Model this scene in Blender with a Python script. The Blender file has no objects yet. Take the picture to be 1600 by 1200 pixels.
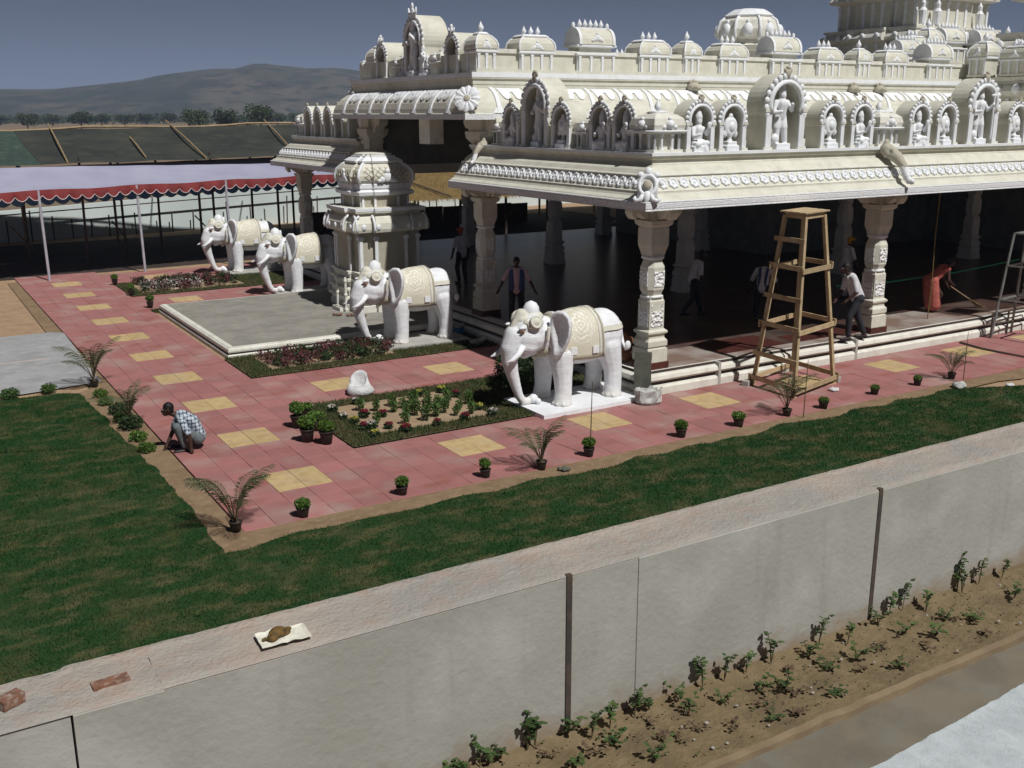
import bpy, bmesh, math, random
import numpy as np
from mathutils import Vector, Matrix, Euler, noise as mnoise
random.seed(7); np.random.seed(7)
SC = bpy.context.scene
COL = SC.collection
R = math.radians
# ------------------------------------------------------------------ camera, sky, sun, exposure
CAMH = 5.5; FPX = 1603.3; YAW = R(58.686); PITCH = R(14.804); ROLL = R(-0.168)
cam = bpy.data.cameras.new('camera'); camo = bpy.data.objects.new('camera', cam); COL.objects.link(camo)
_fw = Vector((math.cos(YAW)*math.cos(PITCH), math.sin(YAW)*math.cos(PITCH), -math.sin(PITCH)))
_rt = Vector((math.sin(YAW), -math.cos(YAW), 0)); _up = _rt.cross(_fw)
_r2 = _rt*math.cos(ROLL)+_up*math.sin(ROLL); _u2 = -_rt*math.sin(ROLL)+_up*math.cos(ROLL)
camo.matrix_world = Matrix(((_r2.x,_u2.x,-_fw.x,0),(_r2.y,_u2.y,-_fw.y,0),(_r2.z,_u2.z,-_fw.z,CAMH),(0,0,0,1)))
cam.sensor_width = 36; cam.lens = 36*FPX/1600; cam.clip_end = 9000; cam.clip_start = .1
SC.camera = camo
SUN_EL = R(55); SUN_DIR = Vector((0.17, -0.985, 0)).normalized()
SUN_STRENGTH = 4.3; SKY_STRENGTH = 0.065; EXPOSURE = 0.0; HAZE = 0.00030
world = bpy.data.worlds.new('World'); SC.world = world; world.use_nodes = True
nt = world.node_tree; nt.nodes.clear()
sky = nt.nodes.new('ShaderNodeTexSky'); sky.sky_type = 'NISHITA'; sky.sun_disc = False
sky.sun_elevation = SUN_EL; sky.sun_rotation = math.atan2(SUN_DIR.x, SUN_DIR.y)
sky.altitude = 3500; sky.air_density = 0.15; sky.dust_density = 0.5; sky.ozone_density = 2.0
bg = nt.nodes.new('ShaderNodeBackground'); bg.inputs['Strength'].default_value = SKY_STRENGTH
wo = nt.nodes.new('ShaderNodeOutputWorld')
hs = nt.nodes.new('ShaderNodeHueSaturation'); hs.inputs['Saturation'].default_value = .62; hs.inputs['Value'].default_value = 1.0   # a dusty, washed out sky
nt.links.new(sky.outputs[0], hs.inputs['Color']); nt.links.new(hs.outputs[0], bg.inputs[0]); nt.links.new(bg.outputs[0], wo.inputs[0])
sun = bpy.data.lights.new('sun', 'SUN'); sun.energy = SUN_STRENGTH; sun.angle = R(1.0); sun.color = (1.0, .985, .955)
suno = bpy.data.objects.new('sun', sun); COL.objects.link(suno)
_sd = Vector((SUN_DIR.x*math.cos(SUN_EL), SUN_DIR.y*math.cos(SUN_EL), math.sin(SUN_EL)))
suno.rotation_euler = _sd.to_track_quat('Z', 'Y').to_euler(); suno.location = (10, -20, 60)
SC.view_settings.view_transform = 'Standard'; SC.view_settings.look = 'None'
SC.view_settings.exposure = EXPOSURE; SC.view_settings.gamma = 1; SC.view_settings.use_curve_mapping = False
SC.cycles.use_denoising = True
SC.cycles.max_bounces = 6; SC.cycles.volume_bounces = 0; SC.cycles.use_adaptive_sampling = True

def G(px, py, z=0.0):                       # a point of the photograph's ground plan on the level z
    d = _r2*((px-800)/FPX) + _u2*((600-py)/FPX) + _fw
    t = (z-CAMH)/d.z
    return Vector((d.x*t, d.y*t, z))
FS = 0.9677                                 # upper storeys: surveyed in the plane of the plinth edge, brought to the eaves
def fx(v): return v*FS
def fz(z): return CAMH-(CAMH-z)*FS
# ------------------------------------------------------------------ materials
MATS = {}
def mat(name, c1, c2=None, scale=3., lo=.38, hi=.62, rough=.75, bump=0., bscale=40., spec=.3, rnd=0., metal=0.,
        c3=None, s3=20., a3=.5, dist=.01, stretch=None, trans=0., c4=None, s4=(1,1,1), lo4=.55, hi4=.7, a4=.5, splash=None):
    m = bpy.data.materials.new(name); m.use_nodes = True; n = m.node_tree.nodes; l = m.node_tree.links
    b = n['Principled BSDF']; b.inputs['Roughness'].default_value = rough; b.inputs['Metallic'].default_value = metal
    b.inputs['Specular IOR Level'].default_value = spec
    geo = n.new('ShaderNodeNewGeometry'); pos = geo.outputs['Position']
    if stretch:
        mp = n.new('ShaderNodeMapping'); mp.inputs['Scale'].default_value = stretch
        l.new(pos, mp.inputs[0]); pos = mp.outputs[0]
    def mixrgb(f, a, b2):
        x = n.new('ShaderNodeMix'); x.data_type = 'RGBA'
        if isinstance(f, float): x.inputs[0].default_value = f
        else: l.new(f, x.inputs[0])
        for s, v in ((6, a), (7, b2)):
            if isinstance(v, tuple): x.inputs[s].default_value = (*v, 1)
            else: l.new(v, x.inputs[s])
        return x.outputs[2]
    def nz(sc, det=5.):
        t = n.new('ShaderNodeTexNoise'); t.inputs['Scale'].default_value = sc; t.inputs['Detail'].default_value = det
        l.new(pos, t.inputs['Vector']); return t.outputs[0]
    def rng(v, a, b2):
        t = n.new('ShaderNodeMapRange'); t.inputs[1].default_value = a; t.inputs[2].default_value = b2
        l.new(v, t.inputs[0]); return t.outputs[0]
    c = c1
    if c2: c = mixrgb(rng(nz(scale), lo, hi), c1, c2)
    if c3:
        mu = n.new('ShaderNodeMath'); mu.operation = 'MULTIPLY'; mu.inputs[1].default_value = a3
        l.new(rng(nz(s3), .5, .7), mu.inputs[0]); c = mixrgb(mu.outputs[0], c, c3)
    if c4:                                   # streaks and stains of their own shape
        mp4 = n.new('ShaderNodeMapping'); mp4.inputs['Scale'].default_value = s4; l.new(geo.outputs['Position'], mp4.inputs[0])
        t4 = n.new('ShaderNodeTexNoise'); t4.inputs['Scale'].default_value = 1; t4.inputs['Detail'].default_value = 6; l.new(mp4.outputs[0], t4.inputs['Vector'])
        mu4 = n.new('ShaderNodeMath'); mu4.operation = 'MULTIPLY'; mu4.inputs[1].default_value = a4; l.new(rng(t4.outputs[0], lo4, hi4), mu4.inputs[0]); c = mixrgb(mu4.outputs[0], c, c4)
    if splash:                               # soil splashed on the lowest hand's breadths
        sz_ = n.new('ShaderNodeSeparateXYZ'); l.new(geo.outputs['Position'], sz_.inputs[0])
        ad = n.new('ShaderNodeMath'); ad.operation = 'MULTIPLY_ADD'; ad.inputs[1].default_value = .5; l.new(nz(5), ad.inputs[0]); l.new(sz_.outputs[2], ad.inputs[2])
        sp_ = n.new('ShaderNodeMapRange'); sp_.inputs[1].default_value = .62; sp_.inputs[2].default_value = .34; sp_.inputs[4].default_value = .75; l.new(ad.outputs[0], sp_.inputs[0]); c = mixrgb(sp_.outputs[0], c, splash)
    if rnd:
        oi = n.new('ShaderNodeObjectInfo'); hs = n.new('ShaderNodeHueSaturation')
        mr = n.new('ShaderNodeMapRange'); mr.inputs[3].default_value = 1-rnd; mr.inputs[4].default_value = 1+rnd
        l.new(oi.outputs['Random'], mr.inputs[0]); l.new(mr.outputs[0], hs.inputs['Value'])
        if isinstance(c, tuple): hs.inputs['Color'].default_value = (*c, 1)
        else: l.new(c, hs.inputs['Color'])
        c = hs.outputs[0]
    if isinstance(c, tuple): b.inputs['Base Color'].default_value = (*c, 1)
    else: l.new(c, b.inputs['Base Color'])
    if bump:
        bp = n.new('ShaderNodeBump'); bp.inputs['Strength'].default_value = bump; bp.inputs['Distance'].default_value = dist
        l.new(nz(bscale), bp.inputs['Height']); l.new(bp.outputs[0], b.inputs['Normal'])
    if trans:
        b.inputs['Transmission Weight'].default_value = 0
        td = n.new('ShaderNodeBsdfTranslucent'); mx = n.new('ShaderNodeMixShader'); mx.inputs[0].default_value = trans
        if isinstance(c, tuple): td.inputs[0].default_value = (*c, 1)
        else: l.new(c, td.inputs[0])
        l.new(b.outputs[0], mx.inputs[1]); l.new(td.outputs[0], mx.inputs[2])
        l.new(mx.outputs[0], n['Material Output'].inputs[0])
    MATS[name] = m
    return m
WHITE = mat('white_paint', (.77,.785,.81), (.69,.70,.72), 4, .4, .75, rough=.6, bump=.25, bscale=60, c3=(.55,.54,.5), s3=9, a3=.25)
CREAM = mat('cream_paint', (.63,.615,.525), (.57,.555,.47), 3, rough=.7, bump=.2, bscale=50, c3=(.47,.45,.38), s3=6, a3=.3, c4=(.42,.40,.34), s4=(5,5,.8), lo4=.56, hi4=.74, a4=.35)
CREAM2 = mat('pale_cream_paint', (.70,.69,.62), (.63,.615,.54), 3, rough=.65, bump=.15, c3=(.4,.36,.3), s3=5, a3=.35)
CREAMD = mat('stone_cream', (.44,.41,.33), (.38,.35,.28), 3, rough=.75, bump=.2)
REDBR = mat('dark_red_granite', (.09,.028,.022), (.06,.022,.018), 6, rough=.35)
GROOVE = mat('groove_paint_with_shade', (.05,.035,.032), rough=.8)  # dark brown paint that also carries the groove's shadow in its colour
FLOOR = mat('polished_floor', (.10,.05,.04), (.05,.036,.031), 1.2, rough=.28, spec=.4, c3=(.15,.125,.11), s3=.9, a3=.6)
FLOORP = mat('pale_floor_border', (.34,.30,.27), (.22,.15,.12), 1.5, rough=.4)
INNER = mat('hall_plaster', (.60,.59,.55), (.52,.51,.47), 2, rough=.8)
DARKIN = mat('hall_wall_with_shade', (.22,.225,.20), (.17,.17,.155), 2, rough=.8)  # inner walls darkened: the hall's shade is put into their colour
PINK = mat('pink_paver', (.335,.142,.135), (.29,.13,.122), 2.2, rough=.85, bump=.5, bscale=45, rnd=.10, c3=(.36,.245,.215), s3=1.1, a3=.8, c4=(.24,.075,.05), s4=(1.1,1.6,1), lo4=.55, hi4=.70, a4=.6)
YEL = mat('yellow_paver', (.49,.36,.185), (.43,.305,.15), 6, rough=.8, bump=.3, bscale=70, rnd=.05, c3=(.42,.33,.22), s3=2.3, a3=.6, c4=(.30,.19,.09), s4=(6,6,1), lo4=.55, hi4=.75, a4=.4)
MORTAR = mat('paving_bed', (.30,.14,.13), (.30,.16,.14), 4, rough=.9)
SOIL = mat('sandy_soil', (.36,.245,.15), (.29,.19,.115), 2.5, rough=.95, bump=.6, bscale=25, dist=.02, c3=(.42,.31,.2), s3=12, a3=.5)
VERGEB = mat('verge_earth', (.085,.085,.036), (.13,.105,.055), 3, rough=.95, bump=.5)
STRIPS = mat('strip_soil', (.235,.16,.095), (.19,.125,.072), 2.5, rough=.95, bump=.7, bscale=25, dist=.02, c3=(.29,.21,.13), s3=9, a3=.6)
BEDSOIL = mat('flower_bed_sand', (.33,.24,.155), (.28,.20,.125), 5, rough=.95, bump=.5, bscale=40)
DIRT = mat('wallside_dirt', (.165,.122,.066), (.125,.092,.05), 2.2, rough=.95, bump=.8, bscale=18, dist=.03, c3=(.21,.155,.09), s3=9, a3=.6)
FIELD = mat('dry_field', (.22,.15,.10), (.17,.13,.085), .02, rough=.95, c3=(.10,.10,.05), s3=.05, a3=.7)
LAWNB = mat('lawn_earth', (.014,.042,.010), (.06,.062,.024), .8, .55, .75, rough=.95, c3=(.11,.085,.04), s3=2.6, a3=.4, c4=(.10,.09,.04), s4=(1.9,3.6,1), lo4=.50, hi4=.68, a4=.75)
GRASS = mat('grass_blades', (.012,.062,.012), (.026,.075,.016), 1.1, .4, .62, rough=.8, c3=(.13,.115,.045), s3=1.3, a3=.8, spec=.1, trans=.2, c4=(.115,.105,.042), s4=(1.9,3.6,1), lo4=.50, hi4=.68, a4=.75)
VERGE = mat('bed_verge_grass', (.05,.075,.022), (.10,.095,.04), 3, rough=.8, trans=.2, c3=(.16,.13,.06), s3=8, a3=.5)
PATH = mat('grey_concrete_path', (.33,.33,.335), (.27,.27,.275), 1.4, rough=.9, bump=.3, c3=(.42,.41,.4), s3=4, a3=.5)
PLATF = mat('rough_cement', (.27,.255,.225), (.21,.20,.175), 1.6, rough=.9, bump=.3, bscale=30, c3=(.34,.31,.26), s3=5, a3=.5)
GREYPED = mat('grey_pedestal', (.42,.41,.38), (.35,.34,.31), 3, rough=.85, bump=.2)
HILLM = mat('scrub_hill', (.035,.045,.028), (.095,.08,.055), .012, rough=1, c3=(.012,.02,.012), s3=.06, a3=.95, c4=(.015,.022,.012), s4=(.02,.02,.05), lo4=.5, hi4=.6, a4=.7)
LEAF = mat('leaf_green', (.045,.10,.02), (.075,.14,.03), 8, rough=.55, rnd=.2, trans=.25)
LEAFL = mat('leaf_bright_green', (.11,.19,.03), (.07,.14,.025), 14, rough=.5, rnd=.12, trans=.25)
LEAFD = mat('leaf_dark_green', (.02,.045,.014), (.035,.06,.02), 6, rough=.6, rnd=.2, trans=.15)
PALM = mat('palm_green', (.05,.085,.032), (.085,.10,.045), 6, rough=.5, rnd=.15, trans=.2)
WEED = mat('weed_leaf', (.035,.075,.022), (.085,.13,.04), 9, rough=.45, rnd=.3, trans=.2)
DRYLEAF = mat('dry_leaf', (.07,.042,.03), (.13,.085,.045), 9, rough=.9, rnd=.3)
STEM = mat('plant_stem', (.09,.075,.035), (.14,.11,.06), 8, rough=.8)
TREEL = mat('tree_foliage', (.028,.05,.018), (.05,.07,.025), .15, rough=.8, rnd=.25)
BARK = mat('bark', (.12,.085,.055), (.08,.06,.04), 5, rough=.9)
POT = mat('black_plastic_pot', (.022,.018,.016), (.035,.026,.022), 5, rough=.55)
FRED = mat('red_bloom', (.28,.012,.03), (.2,.02,.05), 9, rough=.6, trans=.2)
FYEL = mat('yellow_bloom', (.55,.52,.10), (.5,.42,.06), 9, rough=.6, trans=.2)
FWHI = mat('white_bloom', (.62,.58,.52), (.5,.42,.42), 9, rough=.6, trans=.2)
FPUR = mat('purple_red_foliage', (.13,.03,.045), (.10,.05,.04), 9, rough=.7, trans=.2)
WOOD = mat('raw_timber', (.46,.355,.215), (.37,.275,.155), 5, rough=.8, bump=.3, bscale=30, rnd=.15, c3=(.24,.15,.07), s3=14, a3=.4)
BAMBOO = mat('bamboo', (.34,.25,.14), (.26,.18,.10), 4, rough=.7)
STEEL = mat('grey_steel', (.32,.35,.34), (.24,.26,.25), 6, rough=.5, metal=.5)
DARKST = mat('dark_steel', (.05,.042,.038), (.085,.06,.045), 7, rough=.7)
POLEM = mat('silver_pole', (.5,.5,.55), (.4,.4,.46), 5, rough=.5, metal=.2)
TENTW = mat('white_canvas', (.40,.40,.52), (.35,.35,.47), .8, rough=.85, bump=.3, bscale=4, dist=.03, trans=.15)
TENTR = mat('red_canvas', (.27,.045,.045), (.22,.045,.045), 3, rough=.85, trans=.15)
TENTT = mat('valance_trim', (.6,.5,.5), rough=.85)
TENTB = mat('blue_canvas', (.10,.20,.32), (.08,.16,.28), 3, rough=.85, trans=.2)
MESHN = mat('shade_net', (.026,.031,.028), (.042,.045,.038), .5, rough=.9, c3=(.075,.07,.055), s3=1.6, a3=.5, bump=.5, bscale=6, dist=.03)
MESHG = mat('green_shade_net', (.04,.066,.053), (.033,.053,.044), .6, rough=.9, c3=(.12,.14,.11), s3=3, a3=.4)
THATCH = mat('straw_thatch', (.26,.18,.07), (.15,.10,.04), 7, rough=.95, bump=1., bscale=30, dist=.05, stretch=(3,1,1))
FARWALL = mat('whitewashed_wall', (.60,.66,.64), (.52,.58,.56), .5, rough=.9)
PLASTER = mat('cement_plaster', (.345,.335,.305), (.30,.29,.258), .9, rough=.9, bump=.5, bscale=16, dist=.014, c3=(.43,.42,.39), s3=1.3, a3=.6, c4=(.20,.185,.16), s4=(5.5,5.5,.5), lo4=.58, hi4=.80, a4=.38, splash=(.24,.17,.10))
COPING = mat('wall_top_mortar', (.37,.32,.275), (.30,.285,.26), .7, .42, .58, rough=.95, bump=1., bscale=26, dist=.02, c3=(.36,.21,.15), s3=4.5, a3=.35, c4=(.27,.25,.22), s4=(2,5,1), lo4=.52, hi4=.7, a4=.5)
LIME = mat('limewash', (.50,.54,.555), (.42,.46,.475), 3, rough=.95, bump=.8, bscale=80, dist=.012, c3=(.33,.34,.33), s3=14, a3=.4)
CONC = mat('drain_concrete', (.175,.15,.11), (.135,.118,.09), 1.6, rough=.95, bump=.4, bscale=20, c3=(.17,.165,.145), s3=2.4, a3=.6)
KERBM = mat('kerb_cement', (.22,.165,.10), (.18,.13,.08), 4, rough=.95, bump=.5)
BRICK = mat('red_brick', (.20,.095,.06), (.14,.075,.05), 12, rough=.95, bump=.9, rnd=.2, c3=(.33,.28,.23), s3=18, a3=.8)
SKIN = mat('dark_skin', (.055,.028,.02), rough=.55)
HAIR = mat('black_hair', (.008,.007,.007), rough=.6)
EYEW = mat('eye_white', (.5,.48,.45), rough=.4)
SHIRTW = mat('white_shirt_cloth', (.58,.58,.60), (.5,.5,.53), 9, rough=.9, bump=.3, bscale=25, dist=.02)
SHIRTP = mat('pale_pink_shirt_cloth', (.50,.36,.38), (.43,.31,.34), 9, rough=.9)
BLUEV = mat('blue_cloth', (.05,.08,.17), (.04,.06,.13), 9, rough=.9)
TROUD = mat('dark_trousers_cloth', (.018,.02,.026), (.03,.03,.036), 9, rough=.9)
TROUG = mat('grey_trousers_cloth', (.14,.16,.165), (.10,.115,.125), 9, rough=.9, bump=.4, bscale=18, dist=.02)
SARI = mat('salmon_sari_cloth', (.40,.11,.085), (.32,.085,.07), 7, rough=.9, bump=.5, bscale=14, dist=.03)
TURBO = mat('orange_cloth', (.42,.09,.02), rough=.9)
TURBY = mat('yellow_cloth', (.50,.26,.03), rough=.9)
SHOE = mat('black_shoe', (.015,.014,.014), rough=.5)
SACK = mat('white_sack', (.62,.62,.62), (.5,.5,.5), 7, rough=.9, bump=.6, bscale=18, dist=.03)
TARP = mat('grey_white_tarp', (.48,.48,.46), (.33,.33,.31), 7, rough=.8, bump=.6, bscale=14, dist=.03)
EYEB = mat('painted_eye_brown', (.12,.035,.015), rough=.4)
WHITEE = mat('white_elephant_paint', (.77,.785,.81), (.68,.69,.71), 5, .4, .7, rough=.6, bump=.55, bscale=22, dist=.02, stretch=(1,1,3), c3=(.56,.55,.52), s3=7, a3=.35, splash=(.60,.56,.50))
EYEO = mat('painted_eye_orange', (.42,.25,.15), rough=.5)
PAPER = mat('paper', (.70,.68,.58), (.6,.58,.5), 20, rough=.9)
FOOD = mat('brown_food', (.07,.045,.018), (.16,.09,.02), 30, rough=.7, bump=.8, bscale=60)
ROPEG = mat('green_rope', (.02,.30,.14), rough=.7)
ROPEY = mat('yellow_rope', (.16,.12,.035), rough=.8)
BUCKW = mat('white_bucket', (.5,.52,.54), rough=.5)
BUCKB = mat('blue_label', (.06,.20,.42), rough=.5)
SLABM = mat('weathered_slab', (.10,.10,.08), (.065,.07,.055), 5, rough=.9, bump=.4)
BUNDLE = mat('orange_brown_cloth', (.40,.20,.10), (.28,.12,.06), 8, rough=.9, bump=.6, bscale=14, dist=.03)
def check_cloth():
    m = mat('blue_check_cloth', (.46,.52,.58)); n = m.node_tree.nodes; l = m.node_tree.links; b = n['Principled BSDF']
    tc = n.new('ShaderNodeTexCoord'); b.inputs['Roughness'].default_value = .9
    sp = n.new('ShaderNodeSeparateXYZ'); l.new(tc.outputs['Object'], sp.inputs[0]); acc = None
    for ax, k in ((0, 1.0), (1, 1.0), (2, 1.0)):
        a = n.new('ShaderNodeMath'); a.operation = 'MULTIPLY'; a.inputs[1].default_value = 2*math.pi/.06; l.new(sp.outputs[ax], a.inputs[0])
        s = n.new('ShaderNodeMath'); s.operation = 'SINE'; l.new(a.outputs[0], s.inputs[0])
        g = n.new('ShaderNodeMath'); g.operation = 'GREATER_THAN'; g.inputs[1].default_value = .55; l.new(s.outputs[0], g.inputs[0])
        if acc is None: acc = g.outputs[0]
        else:
            q = n.new('ShaderNodeMath'); q.operation = 'ADD'; l.new(acc, q.inputs[0]); l.new(g.outputs[0], q.inputs[1]); acc = q.outputs[0]
    d = n.new('ShaderNodeMath'); d.operation = 'MULTIPLY'; d.inputs[1].default_value = .5; d.use_clamp = True; l.new(acc, d.inputs[0])
    x = n.new('ShaderNodeMix'); x.data_type = 'RGBA'; x.inputs[6].default_value = (.48,.54,.60,1); x.inputs[7].default_value = (.035,.05,.08,1)
    l.new(d.outputs[0], x.inputs[0]); l.new(x.outputs[2], b.inputs['Base Color']); return m
CHECK = check_cloth()
def blanket_mat():
    m = mat('embroidered_blanket', (.60,.55,.40)); n = m.node_tree.nodes; l = m.node_tree.links; b = n['Principled BSDF']
    b.inputs['Roughness'].default_value = .75
    tc = n.new('ShaderNodeTexCoord'); mp = n.new('ShaderNodeMapping'); mp.inputs['Location'].default_value = (-1.2, 0, -1.45); mp.inputs['Scale'].default_value = (1, 0, .9)
    l.new(tc.outputs['Object'], mp.inputs[0])
    ln = n.new('ShaderNodeVectorMath'); ln.operation = 'LENGTH'
    nz = n.new('ShaderNodeTexNoise'); nz.inputs['Scale'].default_value = 9; l.new(mp.outputs[0], nz.inputs['Vector'])
    vo = n.new('ShaderNodeTexVoronoi'); vo.inputs['Scale'].default_value = 13; vo.feature = 'DISTANCE_TO_EDGE'; l.new(mp.outputs[0], vo.inputs['Vector'])
    l.new(mp.outputs[0], ln.inputs[0])
    k = n.new('ShaderNodeMath'); k.operation = 'MULTIPLY_ADD'; k.inputs[1].default_value = 88; l.new(ln.outputs['Value'], k.inputs[0]); 
    nk = n.new('ShaderNodeMath'); nk.operation = 'MULTIPLY'; nk.inputs[1].default_value = 16; l.new(nz.outputs[0], nk.inputs[0]); l.new(nk.outputs[0], k.inputs[2])
    s = n.new('ShaderNodeMath'); s.operation = 'SINE'; l.new(k.outputs[0], s.inputs[0])
    fall = n.new('ShaderNodeMapRange'); fall.inputs[1].default_value = .36; fall.inputs[2].default_value = .24; l.new(ln.outputs['Value'], fall.inputs[0])
    r = n.new('ShaderNodeMapRange'); r.inputs[1].default_value = .0; r.inputs[2].default_value = .7; l.new(s.outputs[0], r.inputs[0])
    ml = n.new('ShaderNodeMath'); ml.operation = 'MULTIPLY'; l.new(r.outputs[0], ml.inputs[0]); l.new(fall.outputs[0], ml.inputs[1])
    x = n.new('ShaderNodeMix'); x.data_type = 'RGBA'; x.inputs[6].default_value = (.60,.57,.455,1); x.inputs[7].default_value = (.76,.74,.66,1); l.new(ml.outputs[0], x.inputs[0])
    v2 = n.new('ShaderNodeMapRange'); v2.inputs[1].default_value = .06; v2.inputs[2].default_value = .0; v2.inputs[4].default_value = .4; l.new(vo.outputs['Distance'], v2.inputs[0])
    y = n.new('ShaderNodeMix'); y.data_type = 'RGBA'; y.inputs[7].default_value = (.42,.36,.24,1); l.new(v2.outputs[0], y.inputs[0]); l.new(x.outputs[2], y.inputs[6])
    l.new(y.outputs[2], b.inputs['Base Color']); return m
BLANK = blanket_mat()
def carve_mat():                            # white carved relief panels
    m = mat('carved_white_relief', (.78,.78,.77)); n = m.node_tree.nodes; l = m.node_tree.links; b = n['Principled BSDF']
    geo = n.new('ShaderNodeNewGeometry'); vo = n.new('ShaderNodeTexVoronoi'); vo.inputs['Scale'].default_value = 16; l.new(geo.outputs['Position'], vo.inputs['Vector'])
    bp = n.new('ShaderNodeBump'); bp.inputs['Strength'].default_value = 1; bp.inputs['Distance'].default_value = .05; l.new(vo.outputs['Distance'], bp.inputs['Height']); l.new(bp.outputs[0], b.inputs['Normal'])
    return m
CARVE = carve_mat()
# ------------------------------------------------------------------ mesh builders
class MB:
    def __init__(s): s.v = []; s.f = []; s.m = []; s.mi = 0
    def add(s, vs, fs):
        o = len(s.v); s.v += [tuple(p) for p in vs]
        for f in fs: s.f.append(tuple(i+o for i in f)); s.m.append(s.mi)
        return s
    def box(s, c, d, rz=0., taper=1.):
        x, y, z = (k/2 for k in d); ca, sa = math.cos(rz), math.sin(rz); vs = []
        for k, zz in ((1, -z), (taper, z)):
            for a, b in ((-x,-y),(x,-y),(x,y),(-x,y)):
                a *= k; b *= k; vs.append((c[0]+a*ca-b*sa, c[1]+a*sa+b*ca, c[2]+zz))
        return s.add(vs, [(3,2,1,0),(4,5,6,7),(0,1,5,4),(1,2,6,5),(2,3,7,6),(3,0,4,7)])
    def b2(s, x0, x1, y0, y1, z0, z1): return s.box(((x0+x1)/2,(y0+y1)/2,(z0+z1)/2),(x1-x0,y1-y0,z1-z0))
    def tube(s, pts, r, n=8, cap=True):
        pts = [Vector(p) for p in pts]; k = len(pts)
        rs = r if isinstance(r, (list, tuple)) else [r]*k
        vs = []; prev = None
        for i, p in enumerate(pts):
            t = (pts[min(i+1,k-1)]-pts[max(i-1,0)]).normalized()
            if prev is None:
                a = Vector((0,0,1)) if abs(t.z) < .9 else Vector((1,0,0)); u = t.cross(a).normalized()
            else: u = (prev - t*prev.dot(t)).normalized()
            prev = u; w = t.cross(u)
            for j in range(n):
                q = 2*math.pi*j/n; vs.append(p+(u*math.cos(q)+w*math.sin(q))*rs[i])
        fs = [(i*n+j, i*n+(j+1)%n, (i+1)*n+(j+1)%n, (i+1)*n+j) for i in range(k-1) for j in range(n)]
        if cap: fs += [tuple(range(n))[::-1], tuple(range((k-1)*n, k*n))]
        return s.add(vs, fs)
    def bar(s, a, b, w, h=None):            # a squared bar between two points
        a = Vector(a); b = Vector(b); h = h or w; t = (b-a).normalized()
        up = Vector((0,0,1)) if abs(t.z) < .8 else Vector((0,1,0))
        u = t.cross(up).normalized(); q = u.cross(t); vs = []
        for p in (a, b):
            for i, j in ((-1,-1),(1,-1),(1,1),(-1,1)): vs.append(p+u*(w/2*i)+q*(h/2*j))
        return s.add(vs, [(3,2,1,0),(4,5,6,7),(0,1,5,4),(1,2,6,5),(2,3,7,6),(3,0,4,7)])
    def rings(s, loops, cap=True, closed=False):   # loops of equal length, skinned
        n = len(loops[0]); k = len(loops); vs = [p for L in loops for p in L]
        fs = [(i*n+j, i*n+(j+1)%n, (i+1)%k*n+(j+1)%n, (i+1)%k*n+j) for i in range(k if closed else k-1) for j in range(n)]
        if cap and not closed: fs += [tuple(range(n))[::-1], tuple(range((k-1)*n, k*n))]
        return s.add(vs, fs)
    def lathe(s, prof, c=(0,0,0), plan=None, n=12, cap=True):   # prof = [(r,z)]; plan(r) -> [(x,y)]
        if plan is None: plan = lambda r: [(r*math.cos(2*math.pi*i/n), r*math.sin(2*math.pi*i/n)) for i in range(n)]
        return s.rings([[(c[0]+x, c[1]+y, c[2]+z) for x, y in plan(max(r, .0005))] for r, z in prof], cap)
    def ell(s, c, r, nu=10, nv=7):
        L = []
        for i in range(nv+1):
            a = -math.pi/2+math.pi*i/nv; k = max(math.cos(a), .01)
            L.append([(c[0]+r[0]*k*math.cos(2*math.pi*j/nu), c[1]+r[1]*k*math.sin(2*math.pi*j/nu), c[2]+r[2]*math.sin(a)) for j in range(nu)])
        return s.rings(L)
    def cap(s, a, b, r1, r2, n=10):         # rounded tapered limb
        a = Vector(a); b = Vector(b); t = (b-a); L = t.length; t = t.normalized() if L > 1e-6 else Vector((0,0,1))
        pts = []; rs = []
        for k in (-1, -.7, -.3): pts.append(a+t*(r1*k)); rs.append(r1*math.sqrt(max(1-k*k, .003)))
        pts += [a, b]; rs += [r1, r2]
        for k in (.3, .7, 1): pts.append(b+t*(r2*k)); rs.append(r2*math.sqrt(max(1-k*k, .003)))
        return s.tube(pts, rs, n)
    def prism(s, poly, fn, d0, d1):         # extrude the 2-D polygon; fn(a,b,d) -> xyz
        n = len(poly); vs = [fn(a,b,d0) for a,b in poly]+[fn(a,b,d1) for a,b in poly]
        return s.add(vs, [tuple(range(n))[::-1], tuple(range(n,2*n))]+[(i,(i+1)%n,n+(i+1)%n,n+i) for i in range(n)])
    def sweep(s, prof, path, caps=True):    # prof (inset d, z), path of (x,y) with outward side on the right hand; mitred
        P = [Vector((p[0],p[1])) for p in path]; n = len(P); L = []
        for i, p in enumerate(P):
            d1 = (P[i]-P[i-1]).normalized() if i else None; d2 = (P[i+1]-P[i]).normalized() if i < n-1 else None
            if d1 is None: d1 = d2
            if d2 is None: d2 = d1
            n1 = Vector((-d1.y, d1.x)); n2 = Vector((-d2.y, d2.x)); m = (n1+n2).normalized(); m /= max(m.dot(n1), .2)
            L.append([(p.x+m.x*d, p.y+m.y*d, z) for d, z in prof])
        return s.rings(L, caps)
    def mesh(s, name, mats, smooth=False):
        me = bpy.data.meshes.new(name); me.from_pydata(s.v, [], s.f)
        for m in (mats if isinstance(mats, (list, tuple)) else [mats]): me.materials.append(m)
        if any(s.m): me.polygons.foreach_set('material_index', s.m)
        if smooth: me.polygons.foreach_set('use_smooth', [True]*len(s.f))
        me.update(); return me
    def build(s, name, mats, parent=None, smooth=False, **k): return put(name, s.mesh(name, mats, smooth), parent, **k)
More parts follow.
